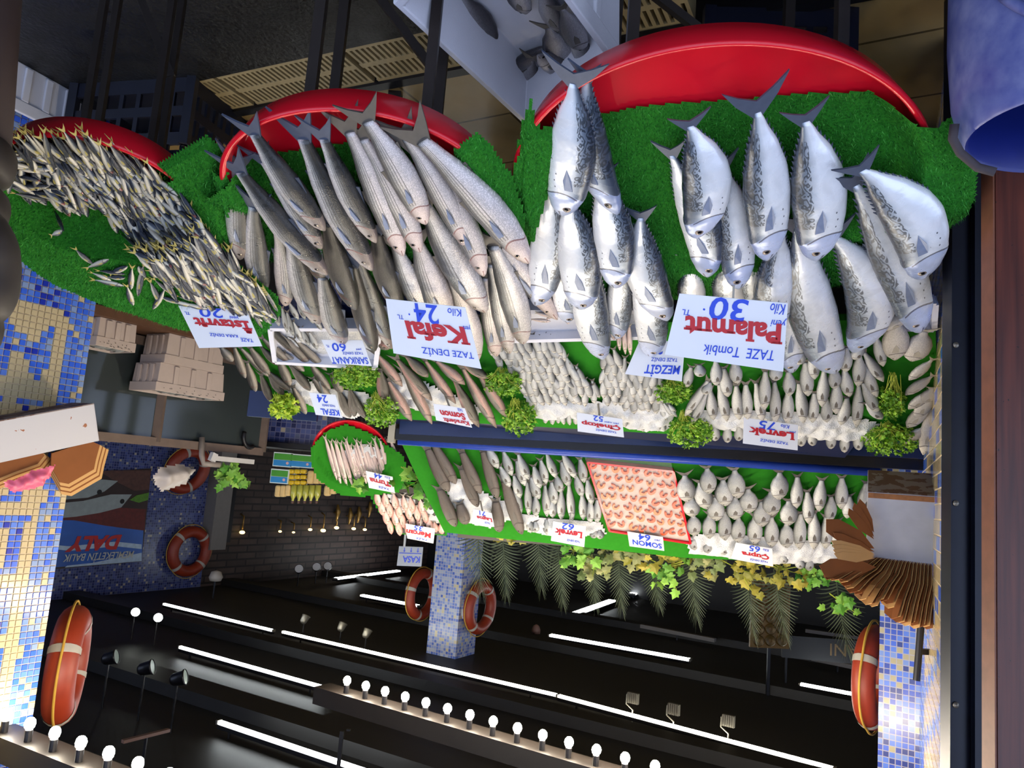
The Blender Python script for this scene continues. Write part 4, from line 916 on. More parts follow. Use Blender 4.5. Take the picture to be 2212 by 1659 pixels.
# ------------------------------------------------------------------ grey mullets on the middle tray
MUL = [
 (511, 360, 518, 560, 54, -1, 0, 10, .05, .06, 'm', 'short plump mullet standing upright at the left end, its tail on the red rim'),
 (520, 372, 706, 594, 64, -1, -.02, 24, .085, .095, 'm', 'dark headed mullet with the widest ragged tail, crossing others at left'),
 (550, 290, 701, 498, 62, -1, -.02, 22, .09, .095, 'm', 'mullet with red mouth whose tail hooks over the left of the red rim'),
 (572, 350, 694, 538, 52, -1, .02, 10, .06, .085, 'm', 'slim mullet squeezed beneath the one hooked over the red rim'),
 (656, 300, 803, 584, 70, -1, -.02, 24, .07, .085, 'm', 'long mullet with broad blue tail fin spread on bare red plastic'),
 (700, 300, 812, 524, 56, -1, -.02, 20, .085, .09, 'm', 'mullet with smaller blue tail just right of the broad tailed one'),
 (755, 285, 870, 552, 58, 1, -.01, -8, .075, .09, 'p', 'pale mullet with pointed grey tail standing before red plastic'),
 (785, 300, 907, 545, 58, 1, -.02, -8, .07, .09, 'p', 'pale mullet with pinkish mouth under the whitest one'),
 (794, 262, 920, 484, 66, 1, -.03, -10, .095, .10, 'p', 'whitest mullet, uppermost, its tail tucked under the red rim'),
 (878, 298, 1011, 536, 56, 1, -.03, -10, .08, .09, 'p', 'pale mullet with red blotch behind its gill'),
 (905, 330, 1045, 596, 60, 1, -.04, -6, .08, .095, 'p', 'pinkish mullet with bloody eye pointing at the bonitos'),
 (912, 304, 1142, 568, 76, 1, -.035, -4, .095, .11, 'p', 'largest pale mullet at the right end with a clear round eye'),
 (965, 400, 1203, 690, 54, 1, -.01, -10, .035, .03, 'p', 'belly up mullet stretching furthest right towards the bonitos'),
 (548, 448, 570, 631, 54, -1, -.02, 14, .03, .045, 'm', 'bluish mullet with a lifted fin under the leftmost ones'),
 (600, 500, 616, 660, 46, -1, .02, 4, .02, .03, 'p', 'small pink mullet between the bluish one and its neighbour'),
 (629, 520, 688, 699, 58, -1, -.02, 12, .025, .04, 'm', 'striped mullet whose head hangs over the ice by SARIKANAT fish'),
 (697, 597, 742, 742, 56, -1, -.02, 8, .02, .035, 'm', 'mullet with red snout resting on the SARIKANAT card'),
 (706, 480, 767, 668, 62, -1, -.02, 40, .045, .055, 'd', 'dark backed mullet in the middle of the left half'),
 (762, 570, 808, 758, 52, -1, -.01, 40, .018, .03, 'd', 'dark backed mullet left of the Kefal card reaching lowest'),
 (776, 560, 845, 753, 46, -1, 0, 26, .008, .01, 'm', 'mullet half hidden by the left edge of the Kefal card'),
 (812, 500, 862, 670, 60, -1, -.02, 36, .05, .06, 'd', 'dark mullet whose head overlaps the corner of the Kefal card'),
 (855, 530, 936, 690, 56, 1, .03, 10, .045, .06, 'm', 'mullet with orange eye, left of the pair over the Kefal card'),
 (900, 520, 970, 688, 64, 1, .01, 4, .045, .058, 'p', 'whitish mullet, right of the pair over the Kefal card'),
 (916, 440, 1048, 674, 74, 1, .01, 8, .06, .07, 'm', 'large scaly mullet with yellowish eye in the middle of the right half'),
 (975, 600, 1022, 788, 54, 1, -.03, 4, .03, .055, 'p', 'mullet covering the right edge of the Kefal card'),
 (1046, 600, 1072, 769, 44, 1, 0, 0, .02, .03, 'p', 'narrow mullet just right of the one covering the card edge'),
 (1060, 570, 1101, 763, 46, 1, 0, 6, .025, .04, 'm', 'mullet with spotted scales, second from the right in the back row'),
 (1064, 530, 1130, 742, 62, 1, -.02, 4, .03, .045, 'm', 'scaly mullet with red cheek at the right end of the back row'),
 (640, 470, 700, 610, 50, -1, 0, 20, .012, .015, 'd', 'dark mullet glimpsed beneath the crossing one with ragged tail'),
]
for tu, tv, hu, hv, wp, back, bow, roll, o0, o1, sk, lab in MUL:
    A = TK.pl.hit(tu, tv, o0) if tv < 400 else onmat(TK, _hfK, tu, tv, o0); B = onmat(TK, _hfK, hu, hv, o1); W = px(wp, (A + B) / 2)
    big_fish('grey_mullet', lab, 'fish', 'grey mullets on the middle tray', 'mullet', {'m': 'mullet', 'p': 'pale', 'd': 'dark'}[sk], A, B, TK.pl.n, W, W * .78, back, bow, roll * .6, fin_blue if back < 0 else fin_grey, .0075, 1.45, .19, False, .14)

# ------------------------------------------------------------------ small horse mackerel heaped on the left tray
HEAP = [(2, 335), (45, 318), (150, 305), (235, 322), (330, 372), (400, 430), (480, 545), (545, 620), (585, 655), (590, 690), (540, 690), (470, 655), (400, 640), (330, 590), (285, 520), (230, 455), (150, 440), (60, 425), (35, 400), (5, 380)]
rh = random.Random(11)
hm = [small_mesh('horse', 'horse', .62, fin_yel, b, tail=.22, eye=.08) for b in (0, .05, -.05, .02)] + [small_mesh('horse', 'horse_red', .62, fin_yel, 0, tail=.22, eye=.08)]
_hf = trayh(TI, back=False, droop=.12)
def ti(u, v, o):
    return TI.pl.hit(u, v, o + _hf(*TI.pl.ab(TI.pl.hit(u, v, .03 + o)), 0))
cand = []
du, dv = 35, 46
for i in range(64):
    for j in range(60):
        u = -5 + i * 13.0 + (j % 2) * 6.5 + rh.uniform(-5, 5); v = 300 + j * 19.5 + rh.uniform(-6, 6)
        if inpoly(u, v, HEAP): cand.append((u, v))
rh.shuffle(cand)
def heap_fish(u, v, lift):
    g = math.atan2(dv, du) + rh.gauss(0, .2)
    if u < 130 and v > 330: g += rh.uniform(-.9, .5)
    L = rh.uniform(62, 76); k = min(1, edged(u, v, HEAP) / 40); o0 = .014 + .026 * k * (lift > 0) + lift + rh.uniform(-.003, .005)
    A = ti(u - math.cos(g) * L / 2, v - math.sin(g) * L / 2, o0 - .004); B = ti(u + math.cos(g) * L / 2, v + math.sin(g) * L / 2, o0 + .006)
    return A, B, px(rh.uniform(15.5, 19.5), A), rh.choice([1, -1, -1]), rh.uniform(-50, 40)
for u, v in sorted(cand[:285], key=lambda q: -q[0] * .3 - q[1]):
    A, B, W, bk, rl = heap_fish(u, v, .012)
    o = small_fish('horse_mackerel', rh.choice(hm), A, B, TI.pl.n, W, bk, rl)
    tag(o, 'small dark backed silvery fish in the dense heap above the İstavrit card', 'fish', 'small striped fish in the heap')
hmv = [tuple(q.co) for q in hm[0].vertices]; hmf = [tuple(p.vertices) for p in hm[0].polygons]; hmu = body_geo('horse', 1, 1, .62, 0, 16, 10)[2]; hmm = [p.material_index for p in hm[0].polygons]
mb = MB(); uvs = []
for k in range(320):
    u, v = cand[k % len(cand)]; A, B, W, bk, rl = heap_fish(u + rh.uniform(-9, 9), v + rh.uniform(-9, 9), 0.0)
    y = (B - A).normalized(); z = TI.pl.n; x = y.cross(z) * bk; z = z * bk; Mx = frame((A + B) / 2, x, y, z) @ Matrix.Rotation(math.radians(rl), 4, 'Y') @ Matrix.Diagonal((W, (B - A).length, W, 1))
    mb.add([Mx @ V(q) for q in hmv], hmf); mb.m[-len(hmf):] = hmm; uvs += hmu + [(.3, .5)] * (len(hmv) - len(hmu))
me = mb.mesh('fish_heap', True); set_uv(me, uvs); o = link('fish_heap', me, [SK['horse'], fin_yel, eye_m]); tag(o, 'lower layers of the heap of small striped fish', 'fish heap', kind='stuff')
LOOSE = [(118, 455, 138, 500), (112, 508, 135, 498), (165, 540, 200, 570), (190, 578, 235, 560), (215, 585, 270, 592), (205, 605, 268, 618), (232, 598, 270, 600), (285, 580, 283, 625), (310, 575, 298, 640), (322, 585, 340, 600), (325, 610, 345, 655), (355, 625, 330, 668), (335, 605, 380, 640), (275, 620, 288, 660), (345, 640, 392, 655), (370, 650, 420, 662), (385, 640, 430, 650), (315, 600, 300, 575), (240, 590, 275, 575), (395, 655, 450, 668), (420, 640, 470, 672), (200, 590, 240, 606)]
items = []
for i, (a, b, c, d) in enumerate(LOOSE):
    A = ti(a, b, .016); B = ti(c, d, .016); W = px(14, A)
    o = small_fish('horse_mackerel', hm[i % 3], A, B, TI.pl.n, W, 1 if i % 2 else -1, (i * 37) % 30 - 15)
    tag(o, None, 'fish', 'small fish scattered on bare turf'); items.append((o, (a + c) / 2))
row_label(items, 'small fish loose on the turf below the heap, %s from left')
for i in range(16):
    u = 552 + (i % 4) * 11 + (i // 4) * 3; v = 690 - (i % 4) * 12 + (i // 4) * 5 - 8
    A = ti(u - 16, v - 22, .03); B = ti(u + 6, v + 12, .02)
    o = small_fish('horse_mackerel', hm[i % 3], A, B, TI.pl.n, px(9, A), 1, -50); tag(o, 'thin bluish fish fanned out at the lower tip of the heap beside the İstavrit card', 'fish', 'fan of bluish fish at the tip of the heap')

# ------------------------------------------------------------------ rows of fish on the two counter slopes
def lay(pl, lst, scale, ou, ov, me, wpx, name, cat, grp, fmt, off=.02, rise=.012, T=1.0, roll=0, back=None, rr=None):
    rr = rr or random.Random(len(lst)); items = []
    for k, q in enumerate(lst):
        a, b, c, d = q[:4]; u0_, v0_, u1_, v1_ = ou + a / scale, ov + b / scale, ou + c / scale, ov + d / scale
        o_ = off + (q[4] if len(q) > 4 else 0)
        A = pl.hit(u0_, v0_, o_); B = pl.hit(u1_, v1_, o_ + rise)
        o = small_fish(name, me if not isinstance(me, list) else me[k % len(me)], A, B, pl.n, px(wpx / scale, A) * rr.uniform(.94, 1.06), back if back else rr.choice([1, -1]), roll + rr.uniform(-14, 14), T)
        tag(o, None, cat, grp); items.append((o, (u0_ + u1_) / 2))
    row_label(items, fmt); return items
bassm = [small_mesh('bass', 'bass', .75, fin_grey, b, tail=.16, eye=.055, nt=20, na=14) for b in (0, .03, -.03)]
S5 = 3.749
lay(T1, [(395, 830, 395, 945), (490, 830, 495, 960), (580, 830, 585, 945), (1085, 850, 1090, 990), (1170, 870, 1182, 985), (1325, 880, 1332, 1010), (1440, 890, 1440, 1040), (1550, 890, 1556, 1020), (1650, 880, 1640, 990)], S5, 1440, 700, bassm, 84, 'sea_bass', 'fish', 'sea bass heads over the rail', 'sea bass head over the rail by the Levrek 75 card, %s from left', .012)
lay(T1, [(350, 530, 380, 775), (425, 490, 490, 788), (565, 500, 590, 775), (640, 490, 655, 772), (725, 480, 776, 788), (872, 470, 882, 798), (985, 540, 978, 800), (1072, 480, 1108, 802), (1195, 560, 1180, 798), (1290, 600, 1300, 795), (1462, 600, 1412, 818), (1555, 500, 1536, 832)], S5, 1440, 700, bassm, 100, 'sea_bass', 'fish', 'sea bass row on the ice', 'sea bass, %s from left in the row with heads on the Levrek 75 ice', .03)
lay(T1, [(465, 360, 498, 588), (800, 385, 795, 692), (985, 385, 996, 580), (1122, 310, 1146, 582), (1275, 380, 1256, 668), (1352, 360, 1362, 522), (1375, 460, 1372, 728), (1440, 370, 1480, 586), (1556, 240, 1550, 506)], S5, 1440, 700, bassm, 108, 'sea_bass', 'fish', 'sea bass middle row', 'sea bass, %s from left in the middle row beyond the Palamut card', .055)
lay(T1, [(400, 300, 404, 496), (548, 300, 576, 480), (870, 330, 890, 456), (1188, 200, 1200, 446), (1455, 190, 1452, 386), (1590, 150, 1520, 288), (265, 330, 275, 425), (1085, 180, 1070, 330)], S5, 1440, 700, bassm, 108, 'sea_bass', 'fish', 'sea bass upper row', 'sea bass, %s from left in the row partly hidden by bonito heads', .075)
lay(T1, [(330, 460, 150, 745), (320, 560, 208, 806), (200, 350, 162, 512), (350, 470, 305, 568)], S5, 1440, 700, bassm, 88, 'sea_bass', 'fish', 'slanting sea bass by the parsley', 'slanting sea bass by the parsley near the Mezgit card, %s from left', .05)
lay(T1, [(1600, 230, 1755, 466), (1590, 320, 1706, 590), (1690, 100, 1755, 342), (1590, 480, 1712, 722), (1620, 640, 1745, 770)], S5, 1440, 700, bassm, 92, 'sea_bass', 'fish', 'slanting pale fish left of the tall parsley', 'long pale fish leaning beside the upper parsley bunch, %s from left', .05)
whm = [small_mesh('bream', 'white', .5, fin_pale, b, tail=.14, eye=.05, nt=20, na=14) for b in (0, .03)]
lay(T1, [(1860, -30, 1850, 290), (1700, -60, 1690, 112), (2090, 60, 1985, 300), (1800, -60, 1880, 20)], S5, 1440, 700, whm, 215, 'white_bream', 'fish', 'big white bream at the counter corner', 'big round white bream at the right end of the counter, %s from left', .06)
lay(T1, [(2150, 290, 1965, 455), (2150, 420, 1935, 575), (2150, 520, 2090, 640), (2140, 540, 1960, 690), (2130, 640, 1950, 840), (2090, 830, 1920, 970), (2140, 690, 2080, 1058), (2150, 560, 2020, 760)], S5, 1440, 700, whm, 125, 'white_bream', 'fish', 'white fish along the wall', 'white fish squeezed against the pale tiled strip, %s from left', .05)
# little bluefish in two wedges
rb = random.Random(5)
cm = [small_mesh('bass', 'bass', .7, fin_grey, b, tail=.18, eye=.08, key='small') for b in (0, .05, -.05)]
S4 = 4.424
for poly, lab, grp, lean in (([(1052, 745), (1120, 738), (1210, 742), (1225, 790), (1260, 812), (1298, 850), (1290, 872), (1220, 872), (1145, 870), (1125, 850), (1135, 820), (1100, 800), (1062, 775)], 'little silvery bluefish in the wedge between parsley and the open green felt', 'little bluefish, left wedge', .35), ([(1302, 772), (1340, 765), (1350, 808), (1400, 815), (1430, 830), (1420, 880), (1360, 880), (1300, 860), (1296, 830)], 'little silvery bluefish in the wedge below the MEZGİT card', 'little bluefish, right wedge', .1)):
    n = 0
    for j in range(30):
        for i in range(40):
            u = 1040 + i * 16 + (j % 2) * 8 + rb.uniform(-2.5, 2.5); v = 735 + j * 15.5 + rb.uniform(-3, 3)
            if not inpoly(u, v, poly): continue
            g = PI / 2 - lean + rb.gauss(0, .2); L = rb.uniform(38, 46); e = edged(u, v, poly)
            A = T1.hit(u - math.cos(g) * L * .6, v - math.sin(g) * L * .6, .022 + min(1, e / 30) * .03); B = T1.hit(u + math.cos(g) * L * .4, v + math.sin(g) * L * .4, .03 + min(1, e / 30) * .034)
            o = small_fish('little_bluefish', rb.choice(cm), A, B, T1.n, px(rb.uniform(17, 21), A), rb.choice([1, -1]), rb.uniform(-25, 25)); tag(o, lab, 'fish', grp)
lay(T1, [(700, 850, 700, 950), (765, 850, 768, 962), (815, 840, 822, 950), (860, 840, 878, 962), (920, 850, 932, 966), (980, 860, 990, 960), (1460, 880, 1462, 985), (1510, 890, 1508, 1000), (1565, 900, 1572, 1005), (1620, 910, 1635, 1028), (1770, 920, 1775, 1025), (1830, 930, 1832, 1025), (1790, 780, 1860, 920)], S4, 1020, 700, cm, 58, 'little_bluefish', 'fish', 'little bluefish heads below the ice', 'little bluefish head below the ice by the Çinekop card, %s from left', .012)
lay(T1, [(1850, 780, 1960, 890), (1830, 760, 1920, 880), (1880, 770, 1940, 830)], S4, 1020, 700, cm, 50, 'little_bluefish', 'fish', 'little bluefish at the parsley stem', 'little fish slantwise at parsley stems right of the ice, %s from left', .03)
trm = [small_mesh('bass', 'trout', .7, fin_grey, b, tail=.16, eye=.05, nt=20, na=14) for b in (0, .04, -.03)]
lay(T1, [(330, 780, 500, 992), (410, 960, 560, 1212), (510, 900, 690, 1232), (470, 820, 690, 1082), (650, 830, 842, 1102), (720, 830, 900, 980), (840, 960, 990, 1252), (890, 880, 1102, 1256), (1000, 930, 1170, 1190), (360, 890, 392, 1092), (530, 800, 665, 932), (880, 830, 1050, 940), (330, 700, 430, 745)], 2.962, 700, 500, trm, 84, 'trout', 'fish', 'pinkish trout on ice', 'pinkish speckled trout around the Karadeniz Somon card, %s from left', .04)
dkm = [small_mesh('mullet', 'dark', .75, fin_grey, b, tail=.16, eye=.05, nt=20, na=14) for b in (0, .04, -.03)]
lay(T1, [(540, 560, 680, 722), (700, 560, 830, 922), (780, 570, 1102, 902), (850, 740, 952, 1082), (890, 560, 1115, 880), (1020, 890, 1142, 1212), (1120, 900, 1282, 1122), (1110, 850, 1362, 1072), (1020, 550, 1222, 770), (1070, 280, 1440, 640), (1040, 450, 1372, 750), (1220, 690, 1362, 1012), (1300, 630, 1532, 842), (1370, 770, 1602, 1072), (1230, 400, 1602, 762), (1430, 470, 1802, 832), (1600, 740, 1842, 1062), (1640, 930, 1842, 1172), (1400, 1040, 1552, 1352), (1400, 1150, 1440, 1292), (1850, 880, 1982, 1092), (1950, 1080, 2082, 1392), (2080, 1060, 2132, 1382), (2080, 1060, 2262, 1402)], 5.53, 380, 650, dkm, 118, 'small_mullet', 'fish', 'dark mullets at the counter end', 'dark mullet around the small KEFAL card, %s from the left', .03)

# foam trays at the front edge of the lower slope
def foam_tray(px4, pl, h, lab, name='foam_tray'):
    P = [pl.hit(u, v, .005) for u, v in px4]; c = sum(P, V()) / 4; r = thing(name, lab, 'foam tray', c)
    mb = MB(); mb.slab([p + pl.n * .012 for p in P], .012, pl.n); part('base', mb, foam_m, r)
    for i in range(4):
        mb = MB(); mb.bar(P[i] + pl.n * h / 2, P[(i + 1) % 4] + pl.n * h / 2, .018, h, pl.n); part('side', mb, foam_m, r)
    return P
foam_tray([(825, 690), (590, 690), (600, 762), (815, 775)], T1, .05, 'white foam tray of small fish on ice above the SARIKANAT card')
foam_tray([(1430, 650), (1115, 650), (1110, 715), (1425, 706)], T1, .05, 'long white foam tray of slim fish between the Kefal and Palamut piles')
foam_tray([(2015, 640), (1890, 640), (1885, 690), (2012, 695)], T1, .04, 'white foam tray at the right end behind the last bonito heads')
ice(T1, [(615, 700), (800, 700), (800, 760), (690, 765), (620, 745)], .015, .03, 'crushed ice in the foam tray by the SARIKANAT card')
ice(T1, [(1290, 670), (1420, 665), (1420, 700), (1290, 705)], .015, .025, 'crushed ice in the long white foam tray')
gbm = [small_mesh('bass', 'greybass', .62, fin_grey, b, tail=.18, eye=.06, nt=18, na=12) for b in (0, .03, -.03)]
lay(T1, [(1170, 60, 1232, 300), (1270, 90, 1330, 378), (1330, 140, 1402, 418), (1400, 250, 1500, 488), (1500, 330, 1592, 540), (1590, 380, 1692, 580), (1350, 20, 1462, 222), (1450, 0, 1542, 220), (1640, 190, 1742, 352), (1560, 60, 1640, 270), (1650, 60, 1720, 200), (1720, 100, 1790, 280)], 5.53, 380, 650, gbm, 84, 'young_bluefish', 'fish', 'fish in the SARIKANAT tray', 'slim grey fish in ice by the SARIKANAT card, %s from the left', .05)
pkm = [small_mesh('pike', 'pike', .7, fin_pale, b, tail=.12, eye=.05) for b in (0, .03)]
lay(T1, [(1322, 700, 1326, 735), (1335, 705, 1339, 757), (1347, 706, 1351, 765), (1359, 706, 1362, 767), (1255, 672, 1263, 700), (1210, 672, 1180, 690), (1160, 676, 1200, 686), (1150, 690, 1190, 694), (1222, 680, 1228, 700)], 1, 0, 0, pkm, 12, 'slim_fish', 'fish', 'slim fish over the foam tray', 'slim pinkish fish at the long foam tray, %s from the left', .06)

# upper slope
brm = [small_mesh('bream', 'bream', .55, fin_grey, b, tail=.2, eye=.06, nt=20, na=14) for b in (0, .02)]
S8 = 1.984
lay(T2, [(470, 360, 478, 414), (530, 380, 535, 427), (600, 390, 605, 434), (855, 430, 862, 472), (925, 450, 932, 494), (968, 450, 970, 502)], S8, 1260, 980, brm, 40, 'sea_bream', 'fish', 'sea bream heads below the ice', 'sea bream head below the ice near the Çupra card, %s from left', .01)
lay(T2, [(470, 262, 478, 352), (540, 258, 541, 364), (605, 248, 608, 372), (665, 272, 665, 380), (735, 268, 735, 387), (808, 272, 808, 402), (870, 298, 872, 404)], S8, 1260, 980, brm, 66, 'sea_bream', 'fish', 'sea bream on the ice', 'round sea bream in the row touching the Çupra ice, %s from left', .03)
lay(T2, [(465, 188, 465, 270), (565, 185, 572, 287), (650, 185, 650, 282), (762, 205, 770, 312), (880, 202, 882, 307)], S8, 1260, 980, brm, 72, 'sea_bream', 'fish', 'sea bream middle row', 'round sea bream, %s from left in the second row from the Çupra ice', .045)
lay(T2, [(500, 122, 528, 237), (598, 112, 610, 224), (705, 150, 712, 254), (805, 160, 812, 264), (435, 92, 445, 207)], S8, 1260, 980, brm, 76, 'sea_bream', 'fish', 'sea bream third row', 'round sea bream, %s from left in the third row from the Çupra ice', .05)
lay(T2, [(530, 62, 540, 172), (648, 70, 665, 190), (842, 80, 840, 197)], S8, 1260, 980, brm, 76, 'sea_bream', 'fish', 'topmost sea bream', 'sea bream with tail on bare felt, %s from left of the uppermost three', .06)
lay(T2, [(918, 100, 912, 237), (960, 164, 966, 300), (1022, 114, 1010, 247), (1108, 104, 1105, 237), (1140, 182, 1130, 277), (1062, 184, 1055, 292), (930, 258, 926, 410), (988, 254, 988, 410), (1040, 272, 1038, 407), (1212, 127, 1195, 257), (1090, 290, 1085, 400), (1228, 220, 1215, 330)], S8, 1260, 980, bassm, 56, 'sea_bass', 'fish', 'sea bass beside the paper bags', 'slender sea bass beside the flared brown paper bags, %s from left', .035)
S7 = 2.117
lay(T2, [(940, 470, 945, 532), (965, 480, 968, 530), (1015, 470, 1020, 540), (1232, 515, 1235, 557), (1262, 520, 1262, 560)], S7, 700, 900, gbm, 38, 'grey_sea_bass', 'fish', 'grey bass heads below the ice', 'grey bass head below the ice by the Levrek 62 card, %s from left', .01)
lay(T2, [(870, 320, 900, 447), (930, 300, 936, 452), (965, 365, 970, 457), (1010, 315, 1020, 457), (1045, 380, 1046, 462), (1085, 340, 1086, 472), (1120, 310, 1136, 477), (1180, 355, 1186, 472), (1215, 380, 1216, 487), (1248, 380, 1249, 487)], S7, 700, 900, gbm, 42, 'grey_sea_bass', 'fish', 'grey bass on the ice', 'grey bass in the row touching the Levrek 62 ice, %s from left', .02)
lay(T2, [(870, 270, 898, 372), (945, 278, 985, 377), (1060, 270, 1082, 347), (1150, 268, 1180, 367), (1040, 300, 1056, 402), (1205, 290, 1226, 402), (805, 228, 850, 322), (1085, 208, 1120, 320), (990, 200, 1016, 307), (960, 228, 990, 327), (880, 203, 920, 317)], S7, 700, 900, gbm, 44, 'grey_sea_bass', 'fish', 'grey bass middle rows', 'grey bass in the middle rows beside the salmon tray, %s from left', .032)
lay(T2, [(745, 135, 796, 237), (820, 160, 860, 270), (890, 173, 936, 287), (1020, 172, 1060, 280), (1090, 165, 1150, 282), (1170, 195, 1190, 302)], S7, 700, 900, gbm, 46, 'grey_sea_bass', 'fish', 'grey bass top row', 'grey bass, %s from left of the uppermost ones near the salmon tray', .042)
gpm = [small_mesh('grouper', 'grouper', .7, fin_grey, b, tail=.2, eye=.05, nt=18, na=12) for b in (0, .03)]
lay(T2, [(530, 335, 602, 502), (620, 400, 652, 492), (785, 390, 802, 527), (825, 295, 905, 537), (630, 240, 702, 412), (475, 150, 570, 342), (505, 130, 602, 307), (632, 165, 716, 352), (728, 160, 792, 372)], S7, 700, 900, gpm, 60, 'grouper', 'fish', 'brown groupers', 'dark brown grouper around the Lagos card, %s from the left', .03)

# ------------------------------------------------------------------ salmon steaks in a red tray
SQ = [(1268, 992), (1453, 1012), (1490, 1167), (1316, 1140)]
P = [T2.hit(u, v, .004) for u, v in SQ]; root = thing('salmon_tray', 'red plastic tray of salmon steaks under clear film on the upper slope', 'tray', sum(P, V()) / 4)
mb = MB(); mb.slab([p + T2.n * .008 for p in P][::-1], .008, -T2.n); part('base', mb, plain('icy_pink_liner', hexc('b8a49a'), .5, var=.25, scale=60), root)
for i in range(4): mb = MB(); mb.bar(P[i] + T2.n * .014, P[(i + 1) % 4] + T2.n * .014, .010, .028, T2.n); part('rim', mb, red_pl, root)
def lerp4(Q, s, t): return [(1 - s) * (1 - t) * Q[0][k] + s * (1 - t) * Q[1][k] + s * t * Q[2][k] + (1 - s) * t * Q[3][k] for k in (0, 1)]
def steak_mesh(seed):
    r = random.Random(seed); mb = MB(); n = 14; vs = []
    for z in (-.3, .3):
        for i in range(n + 1):
            a = -.55 + (PI + 1.1) * i / n
            for rr in (1.0, .42 + .1 * math.sin(a * 2 + seed)):
                vs.append((math.cos(a) * rr * .5 * (1 + .08 * r.random()), math.sin(a) * rr * .6 * (1 + .1 * r.random()), z))
    k = 2 * (n + 1); fs = []
    for i in range(n):
        a, b, c, d = 2 * i, 2 * i + 1, 2 * i + 3, 2 * i + 2
        fs += [(a, b, c, d), (k + d, k + c, k + b, k + a), (a, d, k + d, k + a), (b, k + b, k + c, c)]
    fs += [(0, k, k + 1, 1), (2 * n, 2 * n + 1, k + 2 * n + 1, k + 2 * n)]
    mb.add(vs, fs); me = mb.mesh('steak'); me.materials.append(salmon_ms[seed % 2]); return me
stk = [steak_mesh(i) for i in range(5)]; rs = random.Random(4)
for j in range(7):
    for i in range(8):
        s, t = (i + .5 + rs.uniform(-.12, .12)) / 8, .02 + (j + .5 + rs.uniform(-.12, .12)) / 7.3
        u, v = lerp4(SQ, s, t); c = T2.hit(u, v, .022); g = rs.gauss(0, .5); x = T2.ex * math.cos(g) + T2.ey * math.sin(g); y = T2.n.cross(x)
        o = bpy.data.objects.new('salmon_steak', rs.choice(stk)); COL.objects.link(o); w_ = px(rs.uniform(14.5, 17.5), c)
        o.matrix_basis = frame(c, x, y, T2.n) @ Matrix.Diagonal((w_, w_, w_ * .8, 1)); tag(o, 'orange salmon steak under film in the red tray on the upper slope', 'salmon steak', 'salmon steaks in the red tray')
mb = MB(); n = 14; vs = []
for j in range(n + 1):
    for i in range(n + 1):
        u, v = lerp4([(1262, 985), (1450, 1000), (1484, 1160), (1312, 1138)], i / n, j / n); vs.append(T2.hit(u, v, .040 + .006 * noise.noise((i * .7, j * .7, 2))))
mb.add(vs, [(j * (n + 1) + i, j * (n + 1) + i + 1, (j + 1) * (n + 1) + i + 1, (j + 1) * (n + 1) + i) for j in range(n) for i in range(n)])
o = part('plastic_film', mb, film_m, None, True); tag(o, 'clear wrinkled film stretched over the red salmon tray', 'film')

# ------------------------------------------------------------------ the small round tray and lower mat at the far left end
T3 = line_plane((780, 925), 4.20, (880, 1150), 4.55)
def T3tray():
    H = .03; top = Plane(T3.p + T3.n * H, T3.n)
    cx, cy, R = circ3(*[top.ab(top.hit(u, v)) for u, v in ((702, 925), (748, 910), (818, 938))]); c = T3.pt(cx, cy); M = frame(c, T3.ex, T3.ey, T3.n)
    r = thing('display_tray', 'small far red tray of thin garfish left of the upper slope', 'tray', c, 'round red trays')
    mb = MB(); mb.lathe([(.001, -.01), (R - .01, -.01), (R + .008, H), (R - .004, H), (R - .014, 0), (.001, 0)], 64, M); part('basin', mb, red_pl, r, True)
    q = c - T3.n * .01; mb = MB(); mb.bar((q.x, q.y + .05, 0), q, .06); part('post', mb, steel_m, r)
    mb = patch(T3, [(676, 960), (704, 930), (748, 915), (816, 942), (872, 975), (888, 1030), (862, 1056), (790, 1066), (738, 1062), (690, 1030), (676, 995)], .006, .012, lambda a, b, e: .004 + (.03 if math.hypot(a - cx, b - cy) > R - .02 else 0))
    o = part('turf_mat', mb, felt_m, None, True); tag(o, 'green mat on the small far tray of garfish', 'turf mat', 'turf mats on the round trays')
    mb = patch(T3, [(780, 1040), (870, 1035), (940, 1060), (972, 1130), (966, 1156), (905, 1158), (862, 1152), (822, 1110)], -.01, .014)
    o = part('turf_mat', mb, felt_m); tag(o, 'green mat under the pink fish above the Mercan card', 'turf mat', 'turf mats on the round trays')
    mb = MB(); q = T3.hit(890, 1090, -.016); mb.slab([T3.hit(u, v, -.014) for u, v in ((795, 1045), (868, 1040), (935, 1065), (962, 1150), (865, 1148))][::-1], .02, -T3.n); mb2 = MB(); mb2.bar((q.x, q.y + .03, 0), q, .06)
    r = thing('mat_stand', 'wooden panel and post carrying the pink fish beside the mosaic pillar', 'stand', (q.x, q.y, 0)); part('panel', mb, dkbrown_m, r); part('post', mb2, steel_m, r)
T3tray()
ice(T3, [(740, 975), (790, 960), (860, 985), (880, 1020), (850, 1035), (790, 1030), (755, 1000)], .016, .02, 'crushed ice in the middle of the small garfish tray')
ice(T3, [(830, 1065), (880, 1060), (940, 1090), (965, 1130), (950, 1142), (880, 1110), (850, 1115)], .0, .02, 'crushed ice among the pink fish above the Mercan card')
rp = random.Random(9); PKF = []
for i in range(20):
    f = i / 19; u = 703 + f * 135 + (i % 3) * 5; v = 940 + 14 * math.sin(f * 3) + rp.uniform(0, 18); PKF.append((u, v, u + 22 + rp.uniform(0, 8), v + 72 + 16 * (1 - f) + rp.uniform(0, 8)))
for i in range(12):
    f = i / 11; u = 755 + f * 95; v = 975 + f * 20; PKF.append((u, v, u + 25, v + 55 - f * 8))
lay(T3, PKF, 1, 0, 0, pkm, 11, 'garfish', 'fish', 'garfish on the small tray', 'thin pinkish garfish on the small far tray, %s from left', .02)
